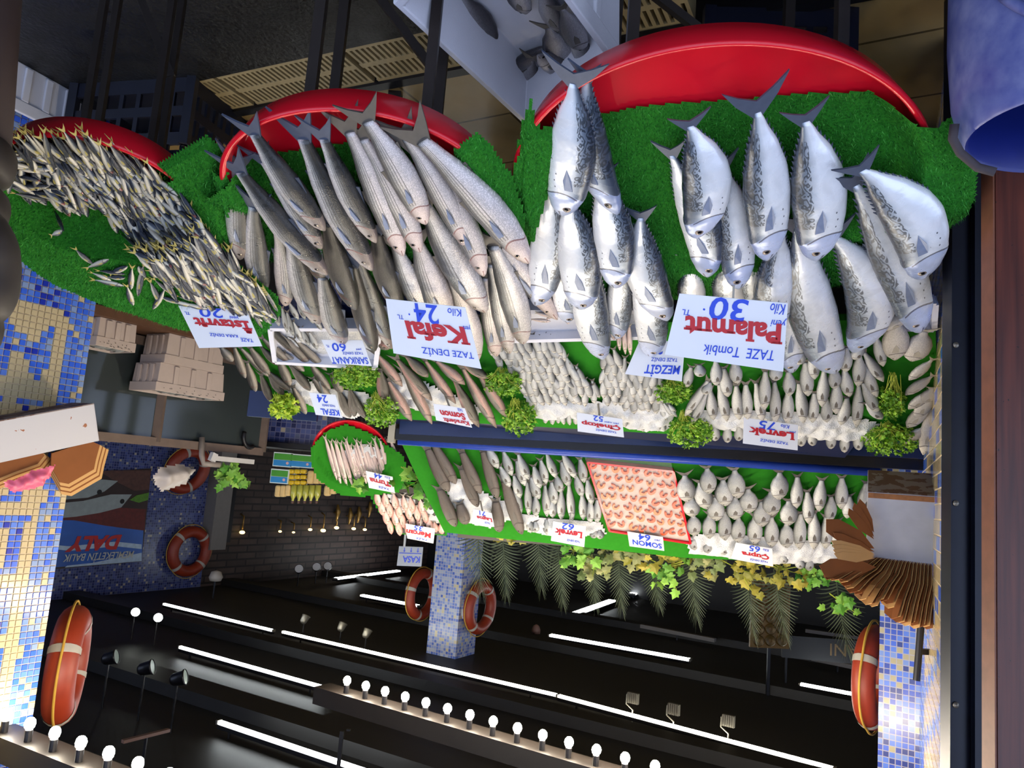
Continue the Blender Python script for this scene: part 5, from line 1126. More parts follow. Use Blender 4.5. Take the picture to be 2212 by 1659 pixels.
pnm = [small_mesh('bream', 'pink', .6, fin_pale, b, tail=.16, eye=.07) for b in (0, .03)]
PNF = []
for j in range(4):
    for i in range(6 if j < 3 else 5):
        u = 812 + i * 19 + j * 9 + rp.uniform(-2, 2); v = 1060 + j * 20 + i * 3.5; PNF.append((u, v, u + 6, v + 34))
PNF += [(938, 1128, 942, 1150), (952, 1130, 955, 1154), (925, 1120, 930, 1145)]
lay(T3, PNF, 1, 0, 0, pnm, 15, 'pink_bream', 'fish', 'pink bream above the Mercan card', 'small pink bream near the Mercan card, %s from the left', .012)

# ------------------------------------------------------------------ greenery
def leaf(mb, c, d, n, size, kind='vine', m=0):
    d = d.normalized(); n = (n - d * n.dot(d)).normalized(); x = d.cross(n)
    if kind == 'vine': O = [(0, 0), (.30, -.10), (.52, .18), (.36, .30), (.56, .58), (.28, .62), (0, 1.05), (-.28, .62), (-.56, .58), (-.36, .30), (-.52, .18), (-.30, -.10)]
    else: O = [(0, 0), (.22, .2), (.5, .35), (.28, .55), (.3, .9), (0, .75), (-.3, .9), (-.28, .55), (-.5, .35), (-.22, .2)]
    vs = [c + x * a * size + d * b * size + n * (-.5 * a * a - .12 * b * b) * size for a, b in O] + [c + d * .4 * size + n * .05 * size]
    k = len(O); mb.add(vs, [(i, (i + 1) % k, k) for i in range(k)], m)
def parsley(pl, u, v, wp, hp, lab, n=420, lift=.03, mat_=0, stem_px=None, size=.016):
    c = pl.hit(u, v, lift); r = thing('parsley_bunch' if mat_ == 0 else 'lettuce_bunch', lab, 'parsley' if mat_ == 0 else 'lettuce', c, 'parsley bunches'); rr = random.Random(int(u * v)); mb = MB(); st = MB()
    for i in range(n):
        while 1:
            a, b, e = rr.uniform(-1, 1), rr.uniform(-1, 1), rr.random()
            if a * a + b * b + e * e * .6 < 1: break
        p = pl.hit(u + a * wp / 2, v + b * hp / 2, lift * .3 + e * lift * 1.6)
        d = V((rr.gauss(0, 1), rr.gauss(0, 1), rr.gauss(.4, 1))); leaf(mb, p, d, pl.n + V((rr.gauss(0, .7), rr.gauss(0, .7), rr.gauss(0, .7))), size * rr.uniform(.7, 1.3), 'p')
    part('leaves', mb, leaf_ms[mat_], r)
    q = pl.hit(*(stem_px or (u, v - hp * .55)), lift)
    for i in range(26):
        e = pl.hit(u + rr.uniform(-.4, .4) * wp, v + rr.uniform(-.3, .3) * hp, lift * rr.uniform(.6, 1.7)); qq = q + V((rr.gauss(0, .008), rr.gauss(0, .004), rr.gauss(0, .006)))
        st.tube([qq, qq.lerp(e, .5) + pl.n * .012, e], .0012, 4)
    part('stems', st, stem_m, r)
parsley(T1, 1925, 868, 62, 74, 'upper parsley bunch by the pale tiled strip, stems upward', 520, .05, 0, (1930, 808))
parsley(T1, 1925, 950, 128, 70, 'widest parsley bunch, hanging over the rail at the right end', 800, .05, 0, (1912, 915))
parsley(T1, 1490, 932, 104, 72, 'parsley bunch hanging over the rail right of the Çinekop card', 620, .05, 0, (1475, 890))
parsley(T1, 1455, 846, 84, 52, 'parsley bunch under the MEZGİT card', 420, .05, 0, (1450, 815))
parsley(T1, 1122, 905, 78, 74, 'parsley bunch hanging over the rail between trout and little bluefish', 520, .05, 0, (1112, 862))
parsley(T1, 1088, 828, 88, 62, 'parsley bunch beside the right corner of the Kefal card', 460, .05, 0, (1080, 798))
parsley(T1, 826, 888, 84, 70, 'parsley bunch hanging over the counter end above the small red tray', 520, .05, 0, (812, 850))
parsley(T1, 768, 812, 112, 58, 'parsley bunch under the SARIKANAT card', 620, .05, 0, (760, 785))
parsley(T1, 615, 878, 66, 54, 'yellow-green lettuce bunch at the far left end of the counter', 260, .05, 5, (600, 855), .024)
def vine(u, v, wp, hp, y, m, lab, n=26, size=.05, grp='vine leaves over the upper slope', nm='vine_cluster'):
    c = at_y(u, v, y); r = thing(nm, lab, 'vine', c, grp); rr = random.Random(int(u + v)); mb = MB(); st = MB(); a0 = at_y(u - wp * .5, v - hp * .5, y + .02); a1 = at_y(u + wp * .5, v - hp * .3, y + .02)
    for i in range(n):
        a, b = rr.gauss(0, .26), rr.gauss(0, .26); p = at_y(u + a * wp, v + b * hp, y + rr.uniform(-.05, .04))
        leaf(mb, p, V((rr.gauss(0, 1), rr.gauss(0, .3), rr.gauss(.3, 1))), V((rr.gauss(0, .45), -1, rr.gauss(.3, .4))), size * rr.uniform(.65, 1.2))
        if i % 3 == 0: st.tube([p, p.lerp(c, .5) + V((0, .02, -.01)), c + V((0, .03, -.03))], .0015, 4)
    st.tube([a0, c + V((0, .03, -.02)), a1], .003, 5)
    part('leaves', mb, leaf_ms[m], r); part('vine_stem', st, stem_m, r)
YV = 4.02
for u, v, wp, hp, m, lab in ((1242, 1200, 100, 66, 1, 'bright green vine cluster right below the Levrek 62 card'), (1288, 1222, 76, 84, 3, 'olive vine cluster beside the bright green one'), (1340, 1190, 80, 50, 3, 'dull vine leaves left of the SOMON card'), (1415, 1205, 120, 52, 2, 'yellowing vine cluster below the SOMON card'), (1440, 1235, 90, 64, 1, 'bright vine sprig hanging lowest below the SOMON card'), (1530, 1212, 90, 60, 3, 'olive vine leaves left of the Çupra card'), (1600, 1240, 100, 70, 2, 'yellow-brown vine leaves under the Çupra card'), (1690, 1240, 100, 60, 2, 'yellowing vine leaves right of the Çupra card'), (1765, 1250, 80, 56, 1, 'vine leaves beside the fanned paper bags'), (1818, 1308, 52, 52, 1, 'single bright vine sprig hanging before the palm by the paper bags'), (1100, 1162, 64, 46, 2, 'yellow vine leaves between the groupers and the palm')):
    vine(u, v, wp, hp, YV, m, lab, 16 if wp < 60 else 24)
vine(908, 1045, 84, 74, 4.1, 1, 'broad green vine leaves between the pink fish and the brown groupers', 26, .06)
vine(775, 1050, 30, 24, 4.35, 1, 'green leaf tuft at the left edge of the small garfish tray', 6, .06)
def palm(bu, bv, tu, tv, hw, y, lab):
    A = at_y(bu, bv, y); B = at_y(tu, tv, y - .06); r = thing('palm_frond', lab, 'palm frond', A, 'palm fronds behind the upper slope'); d = (B - A); L = d.length; d.normalize()
    pts = [A + d * L * t + V((0, -.05 * t * t, 0)) for t in [i / 8 for i in range(9)]]; mb = MB(); mb.tube(pts, [.004 - .003 * i / 8 for i in range(9)], 5); part('rachis', mb, leaf_ms[4], r)
    mb = MB(); w_ = hw * y / F; x = d.cross(V((0, 1, 0))).normalized(); rr = random.Random(int(bu))
    for i in range(24):
        t = .06 + .93 * i / 23; p = A + d * L * t + V((0, -.05 * t * t, 0))
        for sg in (-1, 1):
            ll = w_ * (1.15 - .55 * t) * (.55 + min(1, t * 4) * .45) * rr.uniform(.9, 1.1); a = .25 + 1.15 * t
            o_ = x * sg * math.cos(a) + d * math.sin(a); vs = []
            for k in range(5):
                s = k / 4; q = p + o_ * ll * s - UP * (.38 * (1 - t) * ll * s * s) + V((0, -.10 * ll * s * s, 0)); wd = .0042 * (1 - s ** 2) + .0006
                vs += [q - d * wd, q + d * wd]
            mb.add(vs, [(2 * k, 2 * k + 1, 2 * k + 3, 2 * k + 2) for k in range(4)])
    part('leaflets', mb, leaf_ms[4], r)
for i, (bu, bv, tu, tv, hw) in enumerate(((1030, 1120, 1040, 1268, 56), (1085, 1150, 1094, 1278, 46), (1160, 1130, 1168, 1262, 52), (1205, 1170, 1214, 1296, 46), (1278, 1190, 1284, 1302, 40), (1335, 1180, 1340, 1306, 46), (1405, 1195, 1420, 1304, 44), (1490, 1200, 1500, 1328, 52), (1612, 1230, 1622, 1366, 48), (1672, 1230, 1690, 1368, 52), (1806, 1245, 1822, 1402, 60), (1935, 1290, 1945, 1432, 56))):
    palm(bu, bv, tu, tv, hw, 4.12, 'dark green palm frond behind the upper slope, %s from the photo\'s left' % nth(i))

# ------------------------------------------------------------------ paper bag holders
c = at_y(1955, 1152, 2.86); a_ = math.radians(24); Ry = Matrix.Rotation(math.radians(25), 3, 'Z'); nrm = Ry @ V((0, -math.cos(a_), math.sin(a_))); upv = Ry @ V((0, math.sin(a_), math.cos(a_))); xv = Ry @ V((1, 0, 0))
Rm = Matrix((xv, -nrm, upv)).transposed()
root = thing('bag_holder', 'grey rusting metal box holding fanned brown paper bags by the steel post', 'bag holder', c, 'paper bag holders')
W_, H_, D_ = .252, .31, .22
mb = MB(); mb.box(c, (W_, .004, H_), Rm); part('front_panel', mb, plain('cool_grey_enamel', hexc('a9abb4'), .4), root)
for sg in (-1, 1): mb = MB(); mb.box(c - nrm * D_ / 2 + xv * (sg * W_ / 2), (.004, D_, H_), Rm); part('side_panel', mb, rust_m, root)
mb = MB(); mb.box(c - nrm * D_ + upv * 0, (W_, .004, H_), Rm); part('back_panel', mb, rust_m, root)
mb = MB(); mb.box(c - nrm * D_ / 2 - upv * H_ / 2, (W_, D_, .004), Rm); part('bottom_panel', mb, rustbot_m, root)
mb = MB(); q = c - nrm * D_; mb.bar(q, V((q.x - .30, q.y + .02, q.z)), .03); part('wall_bracket', mb, steel_m, root)
mb = MB(); mb.box(c + nrm * .003 - upv * (H_ / 2 - .012), (W_, .002, .02), Rm); part('rust_edge', mb, plain('rust_patches', hexc('8a5a34'), .8, var=.5, scale=50), root)
topc = c + upv * H_ / 2
rg = random.Random(8)
def bag_sheet(P0, P1, dep, lab, grp, mat_, fold=.012, th=.0016):
    """one folded paper bag standing between its foot P0 and its tip P1, dep deep front to back"""
    d = P1 - P0; x = d.normalized(); b = V((0, 1, 0)); n = x.cross(b).normalized(); mb = MB()
    prf = [0, .35, .7, 1]; vs = []
    for i, t in enumerate(prf):
        p = P0 + d * t + n * (fold * (.5 if i % 2 else -.5))
        q = .5 if i < 3 else .36
        for e in (-q, 0, q): vs.append(p + b * dep * e + n * (.006 if e == 0 else 0) + d * (.05 if e == 0 and i == 3 else 0))
    k = len(vs); vs += [p + n * th for p in vs]; fs = []
    for i in range(3):
        for j in range(2):
            a = i * 3 + j; fs += [(a, a + 1, a + 4, a + 3), (k + a + 3, k + a + 4, k + a + 1, k + a)]
    B = [0, 1, 2, 5, 8, 11, 10, 9, 6, 3]; fs += [(B[i], B[(i + 1) % 10], k + B[(i + 1) % 10], k + B[i]) for i in range(10)]
    mb.add(vs, fs); o = part('paper_bag', mb, mat_); return tag(o, lab, 'paper bag', grp)
for i in range(40):
    f = i / 39; b0 = topc + xv * (W_ * (.46 - .92 * f)) - nrm * D_ * .25 - upv * .02
    tu = 1790 + 232 * f ** .85 + rg.uniform(-2, 2); tv = 1238 + 108 * math.sin(min(1, f * 1.15) * PI / 2) + rg.uniform(-6, 6) - (22 if .35 < f < .5 else 0)
    bag_sheet(b0, at_y(tu, tv, 2.84 - .02 * f), .13, 'brown paper bag standing edge-on in the fan rising from the grey metal box', 'fan of paper bags', kraft_m if i % 2 else kraft_d, .008)  # every other bag darker, painting in the shaded gaps of the fan
for i, (bu, bv, tu, tv) in enumerate(((1888, 1150, 1858, 1078), (1888, 1160, 1846, 1086), (1888, 1165, 1834, 1098), (1889, 1185, 1785, 1122), (1889, 1192, 1800, 1150), (1889, 1196, 1796, 1168), (1890, 1199, 1798, 1178), (1890, 1202, 1800, 1188), (1890, 1206, 1802, 1196), (1892, 1225, 1770, 1222))):
    A = at_y(bu, bv, 2.84); B = at_y(tu, tv, 2.80); d = (B - A); s = d.normalized().cross(V((0, 1, 0))).normalized()
    mb = MB(); w_ = .05 if i in (3, 9) else .022
    mb.slab([A, A.lerp(B, .45) + s * w_, A.lerp(B, .9) + s * w_ * .8, B, A.lerp(B, .8) - s * w_ * .5, A.lerp(B, .35) - s * w_ * .6], .003, V((0, -1, .2)))
    o = part('paper_bag', mb, kraft_d if i in (0, 1, 2, 3, 4, 9) else kraft_m); tag(o, 'paper bag flaring sideways from the grey metal box, %s from the top' % nth(i), 'paper bag', 'flared paper bags')
# left holder on the lettered column
FP = Plane(CE + FN * .17 + UP * 1.5, (FN + UP * .22), WD)
q4 = [FP.hit(u, v) for u, v in ((-60, 919), (203, 871), (214, 952), (-60, 1013))]
cc = sum(q4, V()) / 4; root = thing('bag_holder', 'white rust-streaked metal box holding paper bags on the lettered tile column', 'bag holder', cc, 'paper bag holders')
mb = MB(); mb.slab(q4, .004, FP.n); part('front_panel', mb, rust_m, root)
nb = V((-FN.x, -FN.y, 0)) * .16
for nm_, (i, j) in (('bottom_panel', (0, 1)), ('end_panel', (1, 2)), ('end_panel', (3, 0))):
    mb = MB(); mb.slab([q4[i], q4[j], q4[j] + nb, q4[i] + nb], .004, (q4[j] - q4[i]).cross(nb)); part(nm_, mb, rustbot_m if nm_ == 'bottom_panel' else rust_m, root)
for k, poly in enumerate(([(-20, 1008), (106, 982), (109, 989), (92, 1010), (35, 1030), (-20, 1052)], [(108, 984), (206, 953), (229, 963), (219, 1000), (214, 1024), (150, 1061), (129, 1057), (106, 1016)])):
    for i in range(9):
        PP = Plane(CE + FN * (.15 - i * .013) + UP * 1.5, FP.n, WD); du, dv = (i - 4) * 1.2, -8 + i * 2.2
        cu = sum(p[0] for p in poly) / len(poly); cv = sum(p[1] for p in poly) / len(poly); s = .86 + .02 * i
        mb = MB(); mb.slab([PP.hit(cu + (u - cu) * s + du, cv + (v - cv) * s + dv) for u, v in poly], .007, PP.n)
        o = part('paper_bag', mb, kraft_m if i % 3 else kraft_d); tag(o, ['brown paper bag in the left pile on the white metal box beside the pink bag', 'brown paper bag in the pile on the white box nearest the poster'][k], 'paper bag', ['left pile of paper bags', 'right pile of paper bags'][k])
mb = MB(); rr = random.Random(2); PP = Plane(CE + FN * .19 + UP * 1.5, FP.n, WD); poly = [(8, 1040), (30, 1036), (70, 1018), (118, 1004), (112, 1022), (92, 1050), (60, 1058), (28, 1064), (12, 1052)]
mb = patch(PP, poly, 0, .006, lambda a, b, e: min(.02, e * .8) + .012 * noise.noise((a * 45, b * 45, 1))); o = part('plastic_bag', mb, plain('pink_plastic', hexc('d8627c'), .35, var=.3, scale=40), None, True); tag(o, 'crumpled pink plastic bag stuffed between the paper bags on the white box', 'plastic bag')
# dark metal bar hanging beside the right-hand bags
a = at_y(1990, 1345, 3.0); b = at_y(1980, 1470, 3.0); mb = MB(); mb.tube([a, b], .013, 10); o = part('sharpening_rod', mb, blackmetal); tag(o, 'short dark metal rod hanging on the wall behind the fanned paper bags', 'rod')
mb = MB(); mb.bar((a + b) / 2, (a + b) / 2 + V((-.25, .05, 0)), .02); part('hook', mb, steel_m, o)

# ------------------------------------------------------------------ lifebuoys
def buoy(c, ax, R, r, lab, rot=0, flat=1.0):
    ax = V(ax).normalized(); M = Matrix.Translation(c) @ ax.to_track_quat('Z', 'Y').to_matrix().to_4x4(); root = thing('lifebuoy', lab, 'lifebuoy', c, 'orange lifebuoys')
    pf = [(R + r * math.cos(g), r * flat * math.sin(g)) for g in [2 * PI * i / 16 for i in range(17)]]
    mb = MB(); mb.lathe(pf, 48, M); part('ring', mb, orange_m, root, True)
    for k in range(4):
        mb = MB(); vs = []; a0 = rot + k * PI / 2
        for i in range(5):
            g = a0 + (i - 2) * .035
            for j in range(17): x, z = R + (r + .003) * math.cos(2 * PI * j / 16), (r + .003) * flat * math.sin(2 * PI * j / 16); vs.append(M @ V((x * math.cos(g), x * math.sin(g), z)))
        mb.add(vs, [(i * 17 + j, i * 17 + j + 1, (i + 1) * 17 + j + 1, (i + 1) * 17 + j) for i in range(4) for j in range(16)]); part('band', mb, band_m, root, True)
    mb = MB(); pts = []
    for i in range(64):
        g = 2 * PI * i / 64; k = abs(math.sin(2 * (g - rot))); x = R + r + .004 + .02 * k; pts.append(M @ V((x * math.cos(g), x * math.sin(g), 0)))
    mb.tube(pts, .006, 5, closed=True); part('rope', mb, rope_m, root, True)
def on_wall(u, v, off=.1):
    pl = Plane(WP - SD * off, -SD, WD); return pl.hit(u, v)
buoy(on_wall(410, 1191, .12), -SD, .30, .085, 'orange lifebuoy with white bands flat on the blue mosaic wall right of the poster', .8)
buoy(on_wall(405, 1015, .16), -SD + UP * .3, .30, .085, 'orange lifebuoy half hidden behind white bags above the glass tank', .4)
PF = PC - WD * .1
pls = Plane(V((PC.x, PC.y, 0)) + SD * .12 * 0 - SD * .09, -SD, WD); buoy(pls.hit(1037, 1312), -SD, .24, .065, 'orange lifebuoy hung on the shaded right side of the central mosaic pillar', .9)
q = at_y(912, 1283, PC.y + .42); buoy(q, SD, .24, .06, 'orange lifebuoy seen edge-on at the left side of the central mosaic pillar', .3)
q = at_y(146, 1435, 3.82); buoy(q, (.93, -.36, 0), .20, .075, 'large orange lifebuoy edge-on behind the lettered tile column', .5, .9)
q = at_y(1888, 1462, 3.98); buoy(q, SD * .98 + WD * .15, .20, .055, 'orange lifebuoy edge-on beside the narrow mosaic pilaster at right', .5)

# ------------------------------------------------------------------ foam boxes, crates and barrel around the stands
def foam_box(P, z0, z1, lab, name='foam_box', grp='white foam boxes', mat_=None, th=.028, lip=.012):
    """open polystyrene box; P = four rim corners in plan, walls taper to the foot"""
    mat_ = mat_ or foam_m; c = sum((V((p.x, p.y, 0)) for p in P), V()) / 4; r = thing(name, lab, 'foam box', (c.x, c.y, z0), grp)
    Q = [V((p.x, p.y, 0)) for p in P]
    if (Q[1] - Q[0]).cross(Q[2] - Q[1]).z < 0: Q.reverse()
    ring = lambda s, z: [c + (q - c) * s + UP * z for q in Q]
    mb = MB(); L = [ring(.93, z0), ring(.96, z1 - .05), ring(1.0, z1 - .05), ring(1.0, z1), ring(1 - th * 3.2, z1), ring(.84, z0 + .03)]
    vs = sum(L, []); fs = [(3, 2, 1, 0)]
    for k in range(5):
        for i in range(4): j = (i + 1) % 4; fs.append((k * 4 + i, k * 4 + j, k * 4 + 4 + j, k * 4 + 4 + i))
    fs.append((20, 21, 22, 23)); mb.add(vs, fs)
    for i in range(4):
        a, d = Q[i], Q[(i + 1) % 4]; n = (d - a).normalized()
        for t in (.25, .5, .75): p = c + (a.lerp(d, t) - c) * .965; mb.bar(p + UP * (z0 + .01), p + UP * (z1 - .05), .03, .012, n.cross(UP))
    b = part('body', mb, mat_, r); md = b.modifiers.new('edge', 'BEVEL'); md.width = .004; md.segments = 2; return c
A, B, Cc = at_z(848, 8, .40), at_z(1135, 272, .40), at_z(1345, 150, .40); D = A + (Cc - B)
foam_box([A, B, Cc, D], .20, .40, 'big white foam box holding a few grey fish beside the largest red tray')
_c = (A + Cc) / 2; foam_box([_c + (q - _c) * .72 for q in (A, B, Cc, D)], 0, .199, 'white foam box beneath the one holding a few grey fish')
bxm = [small_mesh('bream', 'boxfish', .5, fin_grey, b, tail=.18, eye=.08, nt=22, na=14) for b in (0, .06)]
items = []
for k, (a, b, c, d, wp, z) in enumerate(((1003, -8, 1066, 104, 66, .25), (1205, 95, 1100, 165, 62, .25), (1150, 130, 1146, 232, 58, .27), (1235, 160, 1162, 118, 56, .29), (1178, 150, 1190, 205, 58, .26), (1185, 60, 1232, 150, 70, .27), (1175, -20, 1210, 70, 66, .26), (1215, 20, 1262, 110, 56, .30), (1240, 70, 1275, 150, 50, .30), (1110, -40, 1135, 30, 60, .25))):
    P0, P1 = at_z(a, b, z), at_z(c, d, z + .01); o = small_fish('grey_bream', bxm[k % 2], P0, P1, UP, px(wp, P0), 1 if k % 2 else -1, (k * 53) % 40 - 20); items.append((o, (a + c) / 2)); tag(o, None, 'fish', 'grey fish in the foam box')
row_label(items, 'grey bream lying in the big white foam box, %s from the left')
A, B = at_z(18, 116, 0), at_z(196, 216, 0); n_ = V((B.y - A.y, A.x - B.x, 0)).normalized(); n_ = n_ if n_.y > 0 else -n_
foam_box([A, B, B + n_ * .36, A + n_ * .36], 0, .20, 'closed looking white foam box on the dark floor at the left edge')
def crate(P0, dirx, w, d, h, lab, mat_):
    r = thing('plastic_crate', lab, 'crate', P0, 'navy crates'); x = V(dirx).normalized(); y = V((-x.y, x.x, 0)); z = UP
    C4 = [P0, P0 + x * w, P0 + x * w + y * d, P0 + y * d]
    for p in C4: mb = MB(); mb.bar(p, p + z * h, .035); part('corner_post', mb, mat_, r)
    for i in range(4):
        a, b = C4[i], C4[(i + 1) % 4]; mb = MB()
        for q, t in ((.03, .06), (h * .5, .04), (h - .025, .05)): mb.bar(a + z * q, b + z * q, .014, t, z)
        for k in range(1, 7): p = a.lerp(b, k / 7); mb.bar(p, p + z * h, .012, .02, (b - a))
        part('slatted_side', mb, mat_, r)
    mb = MB(); mb.slab([p + z * .02 for p in C4], .02, z); part('base', mb, mat_, r)
p = at_z(418, 168, 0); crate(p, (1, .25, 0), .56, .38, .28, 'dark navy plastic crate on the floor between the two left red trays', navy_m)
p = at_z(1838, 22, 0); crate(p, (1, .1, 0), .42, .34, .20, 'dark navy crate on the beige floor behind the largest red tray', navy_m)
# blue barrel
rc = at_y(2325, 285, 1.36); R0 = 220 * 1.36 / F; M = Matrix.Translation((rc.x, rc.y, 0)); root = thing('plastic_barrel', 'scuffed blue open-topped plastic barrel in the upper right corner', 'barrel', (rc.x, rc.y, 0))
mb = MB(); k = R0 / .2; mb.lathe([(.001, 0), (.20 * k, 0), (.225 * k, .04), (.232 * k, rc.z * .4), (.236 * k, rc.z - .20), (.228 * k, rc.z - .08), (.215 * k, rc.z - .03), (.205 * k, rc.z), (.200 * k, rc.z + .003)], 64, M); part('shell', mb, barrel_m, root, True)
mb = MB(); mb.lathe([(.200 * k, rc.z + .003), (.194 * k, rc.z - .004), (.205 * k, rc.z - .1), (.20 * k, .03), (.001, .03)], 64, M); part('inside', mb, barrel_in, root, True)
mb = MB(); a0 = math.atan2(-rc.y, -rc.x) + .12; pts = []
for t in range(13):
    g = a0 + (t / 12 - .5) * .75; rr_ = .238 * k; zz = rc.z - .10 - .085 * math.cos((t / 12 - .5) * PI) * 0; pts.append(M @ V((rr_ * math.cos(g), rr_ * math.sin(g), rc.z - .20 + .07 * math.sin(t / 12 * PI))))
mb.tube(pts, .010, 8); part('handle_ridge', mb, barrel_m, root, True)
mb = MB(); a1, b1, c1 = at_y(2062, 268, 1.40), at_y(2074, 330, 1.42), at_y(2112, 362, 1.42); mb.tube([a1, at_y(2058, 300, 1.41), b1, c1, at_y(2150, 372, 1.41)], .009, 8); part('rope_handle', mb, plain('dark_rope', hexc('3a3236'), .8), root, True)

# ------------------------------------------------------------------ glass tank, boxes on its ledge, blue mosaic counter
GP = Plane(V((2.27, 4.2, 0)), -SD, WD); gh = lambda u, v, o=0: GP.hit(u, v, o)
z0, z1 = gh(300, 735).z, gh(344, 955).z; s0 = V((2.27, 4.2, 0)) - WD * .35; s1 = gh(572, 900); s1 = V((s1.x, s1.y, 0)); sm = gh(344, 880); sm = V((sm.x, sm.y, 0))
root = thing('glass_tank', 'large murky glass fish tank in a worn metal frame behind the lettered column', 'tank', ((s0 + s1) / 2))
fr = plain('worn_tank_frame', hexc('6a5a50'), .5, var=.25)
for a, b in ((s0, sm), (sm, s1)): mb = MB(); mb.slab([a + UP * z0, b + UP * z0, b + UP * z1, a + UP * z1], .012, -SD); part('pane', mb, glass_m, root)
mb = MB(); mb.slab([s1 + UP * z0, s1 + UP * z1, s1 + SD * .5 + UP * z1, s1 + SD * .5 + UP * z0], .01, WD); part('end_pane', mb, glass_m, root)
for z in (z0, z1): mb = MB(); mb.bar(s0 + UP * z - SD * .012, s1 + UP * z - SD * .012, .03, .05); part('frame_rail', mb, fr, root)
for q in (sm, s1): mb = MB(); mb.bar(q + UP * z0 - SD * .012, q + UP * z1 - SD * .012, .045, .03); part('mullion', mb, fr, root)
mb = MB(); c = (s0 + s1) / 2; L = (s1 - s0).length; Rt = Matrix((WD, -SD, UP)).transposed(); mb.box(c + SD * .27 + UP * (z0 + z1) / 2, (L - .02, .5, z1 - z0 - .02), Rt); part('tank_body', mb, glass_m, root)
mb = MB(); mb.box(c + SD * .25 + UP * (z0 / 2 - .02), (L, .5, z0 - .04), Rt); part('base_cabinet', mb, dark_m, root)
mb = MB(); mb.box(c - SD * .14 + UP * (z0 - .06), (L, .34, .05), Rt); part('ledge', mb, plain('brown_ledge', hexc('5a3c28'), .6, var=.3), root)
zt_ = z0 - .034
def boxrow(u, v, w, d, h, lab):
    p = Plane(V((2.27, 4.2, 0)) - SD * .28, -SD, WD).hit(u, v); a = V((p.x, p.y, 0)); foam_box([a, a + WD * w, a + WD * w + SD * d, a + SD * d], zt_, zt_ + h, lab, mat_=foam_old)
    return a
a = boxrow(352, 800, .40, .22, .17, 'dingy foam box, lower one of the stack before the glass tank')
foam_box([a - WD * .03, a + WD * .43, a + WD * .43 + SD * .24, a + SD * .24 - WD * .03], zt_ + .17, zt_ + .33, 'dingy foam box with rough top, upper one of the stack before the glass tank', mat_=foam_old)
a2 = boxrow(215, 690, .22, .22, .15, 'single dingy foam box beside the lettered column')
for (q, w_, z_, lab) in ((a, .40, zt_ + .31, 'grey fish piled in the upper foam box before the tank'), (a2, .20, zt_ + .13, 'dark fish piled in the single foam box by the column')):
    for i in range(8):
        p = q + WD * (.04 + (w_ - .06) * i / 7) + SD * .10 + UP * (z_ + .005 * (i % 2)); o = small_fish('grey_fish', gbm[i % 3], p - SD * .08, p + SD * .07, UP, .05, 1, i * 20 % 50); tag(o, lab, 'fish', 'fish in the dingy boxes')
# hose, pipe and white bags above the tank
mb = MB(); q = gh(436, 985, .05); mb.tube([gh(436, 945, .03), q, gh(440, 1002, .07), gh(475, 1004, .1)], .018, 8); o = part('drain_pipe', mb, plain('grey_pipe', hexc('8a8078'), .5), None, True); tag(o, 'bent grey pipe rising from the top of the glass tank', 'pipe')
rr = random.Random(6); mb = patch(GP, [(330, 1030), (345, 1010), (390, 1002), (420, 1015), (400, 1045), (380, 1052), (345, 1062)], .02, .012, lambda a, b, e: min(.06, e * 1.2) + .02 * noise.noise((a * 20, b * 20, 4))); o = part('plastic_bag', mb, plain('white_plastic', hexc('b8b0ac'), .4), None, True); tag(o, 'crumpled white plastic bag hanging by the lifebuoy above the tank', 'plastic bag')
mb = MB(); a, b = gh(465, 990, .12), gh(548, 998, .10); mb.bar(a, b, .012, .03); mb.bar(a, gh(455, 985, .12), .03, .05); o = part('squeegee', mb, plain('pale_plastic', hexc('c4c2c0'), .4)); tag(o, 'long white plastic blade resting on top of the glass tank', 'squeegee')
mb = MB()
for i in range(40): leaf(mb, gh(rr.gauss(500, 14), rr.gauss(1030, 10), .1 + rr.uniform(-.04, .04)), V((rr.gauss(0, 1), rr.gauss(0, 1), rr.gauss(0, 1))), V((-1, -1, .3)), .06)
o = part('hanging_plant', mb, leaf_ms[1]); tag(o, 'dim green leafy plant hanging right of the white bags above the tank', 'plant')
mb = MB(); pts = [gh(540 + 14 * math.cos(g), 945 + 22 * math.sin(g), .03) for g in [i * .25 for i in range(4, 16)]]; mb.tube(pts, .014, 8); o = part('hose', mb, blackmetal, None, True); tag(o, 'dark curved hose on the glass tank near its right end', 'hose')
ca = at_y(700, 972, 5.5); cb = at_y(572, 964, 5.5); CT = (ca.z + cb.z) / 2
root = thing('cash_counter', 'low blue mosaic counter with black top right of the glass tank', 'counter', (ca.x, 5.5, 0))
quad_uv('mosaic_front', V((ca.x, 5.5, 0)), V((1, 0, 0)), UP, cb.x - ca.x + .15, CT - .03, mos_wall, .6, root)
mb = MB(); mb.box(((ca.x + cb.x) / 2 + .03, 5.75, CT - .012), (cb.x - ca.x + .55, .62, .034)); part('worktop', mb, blackmetal, root)
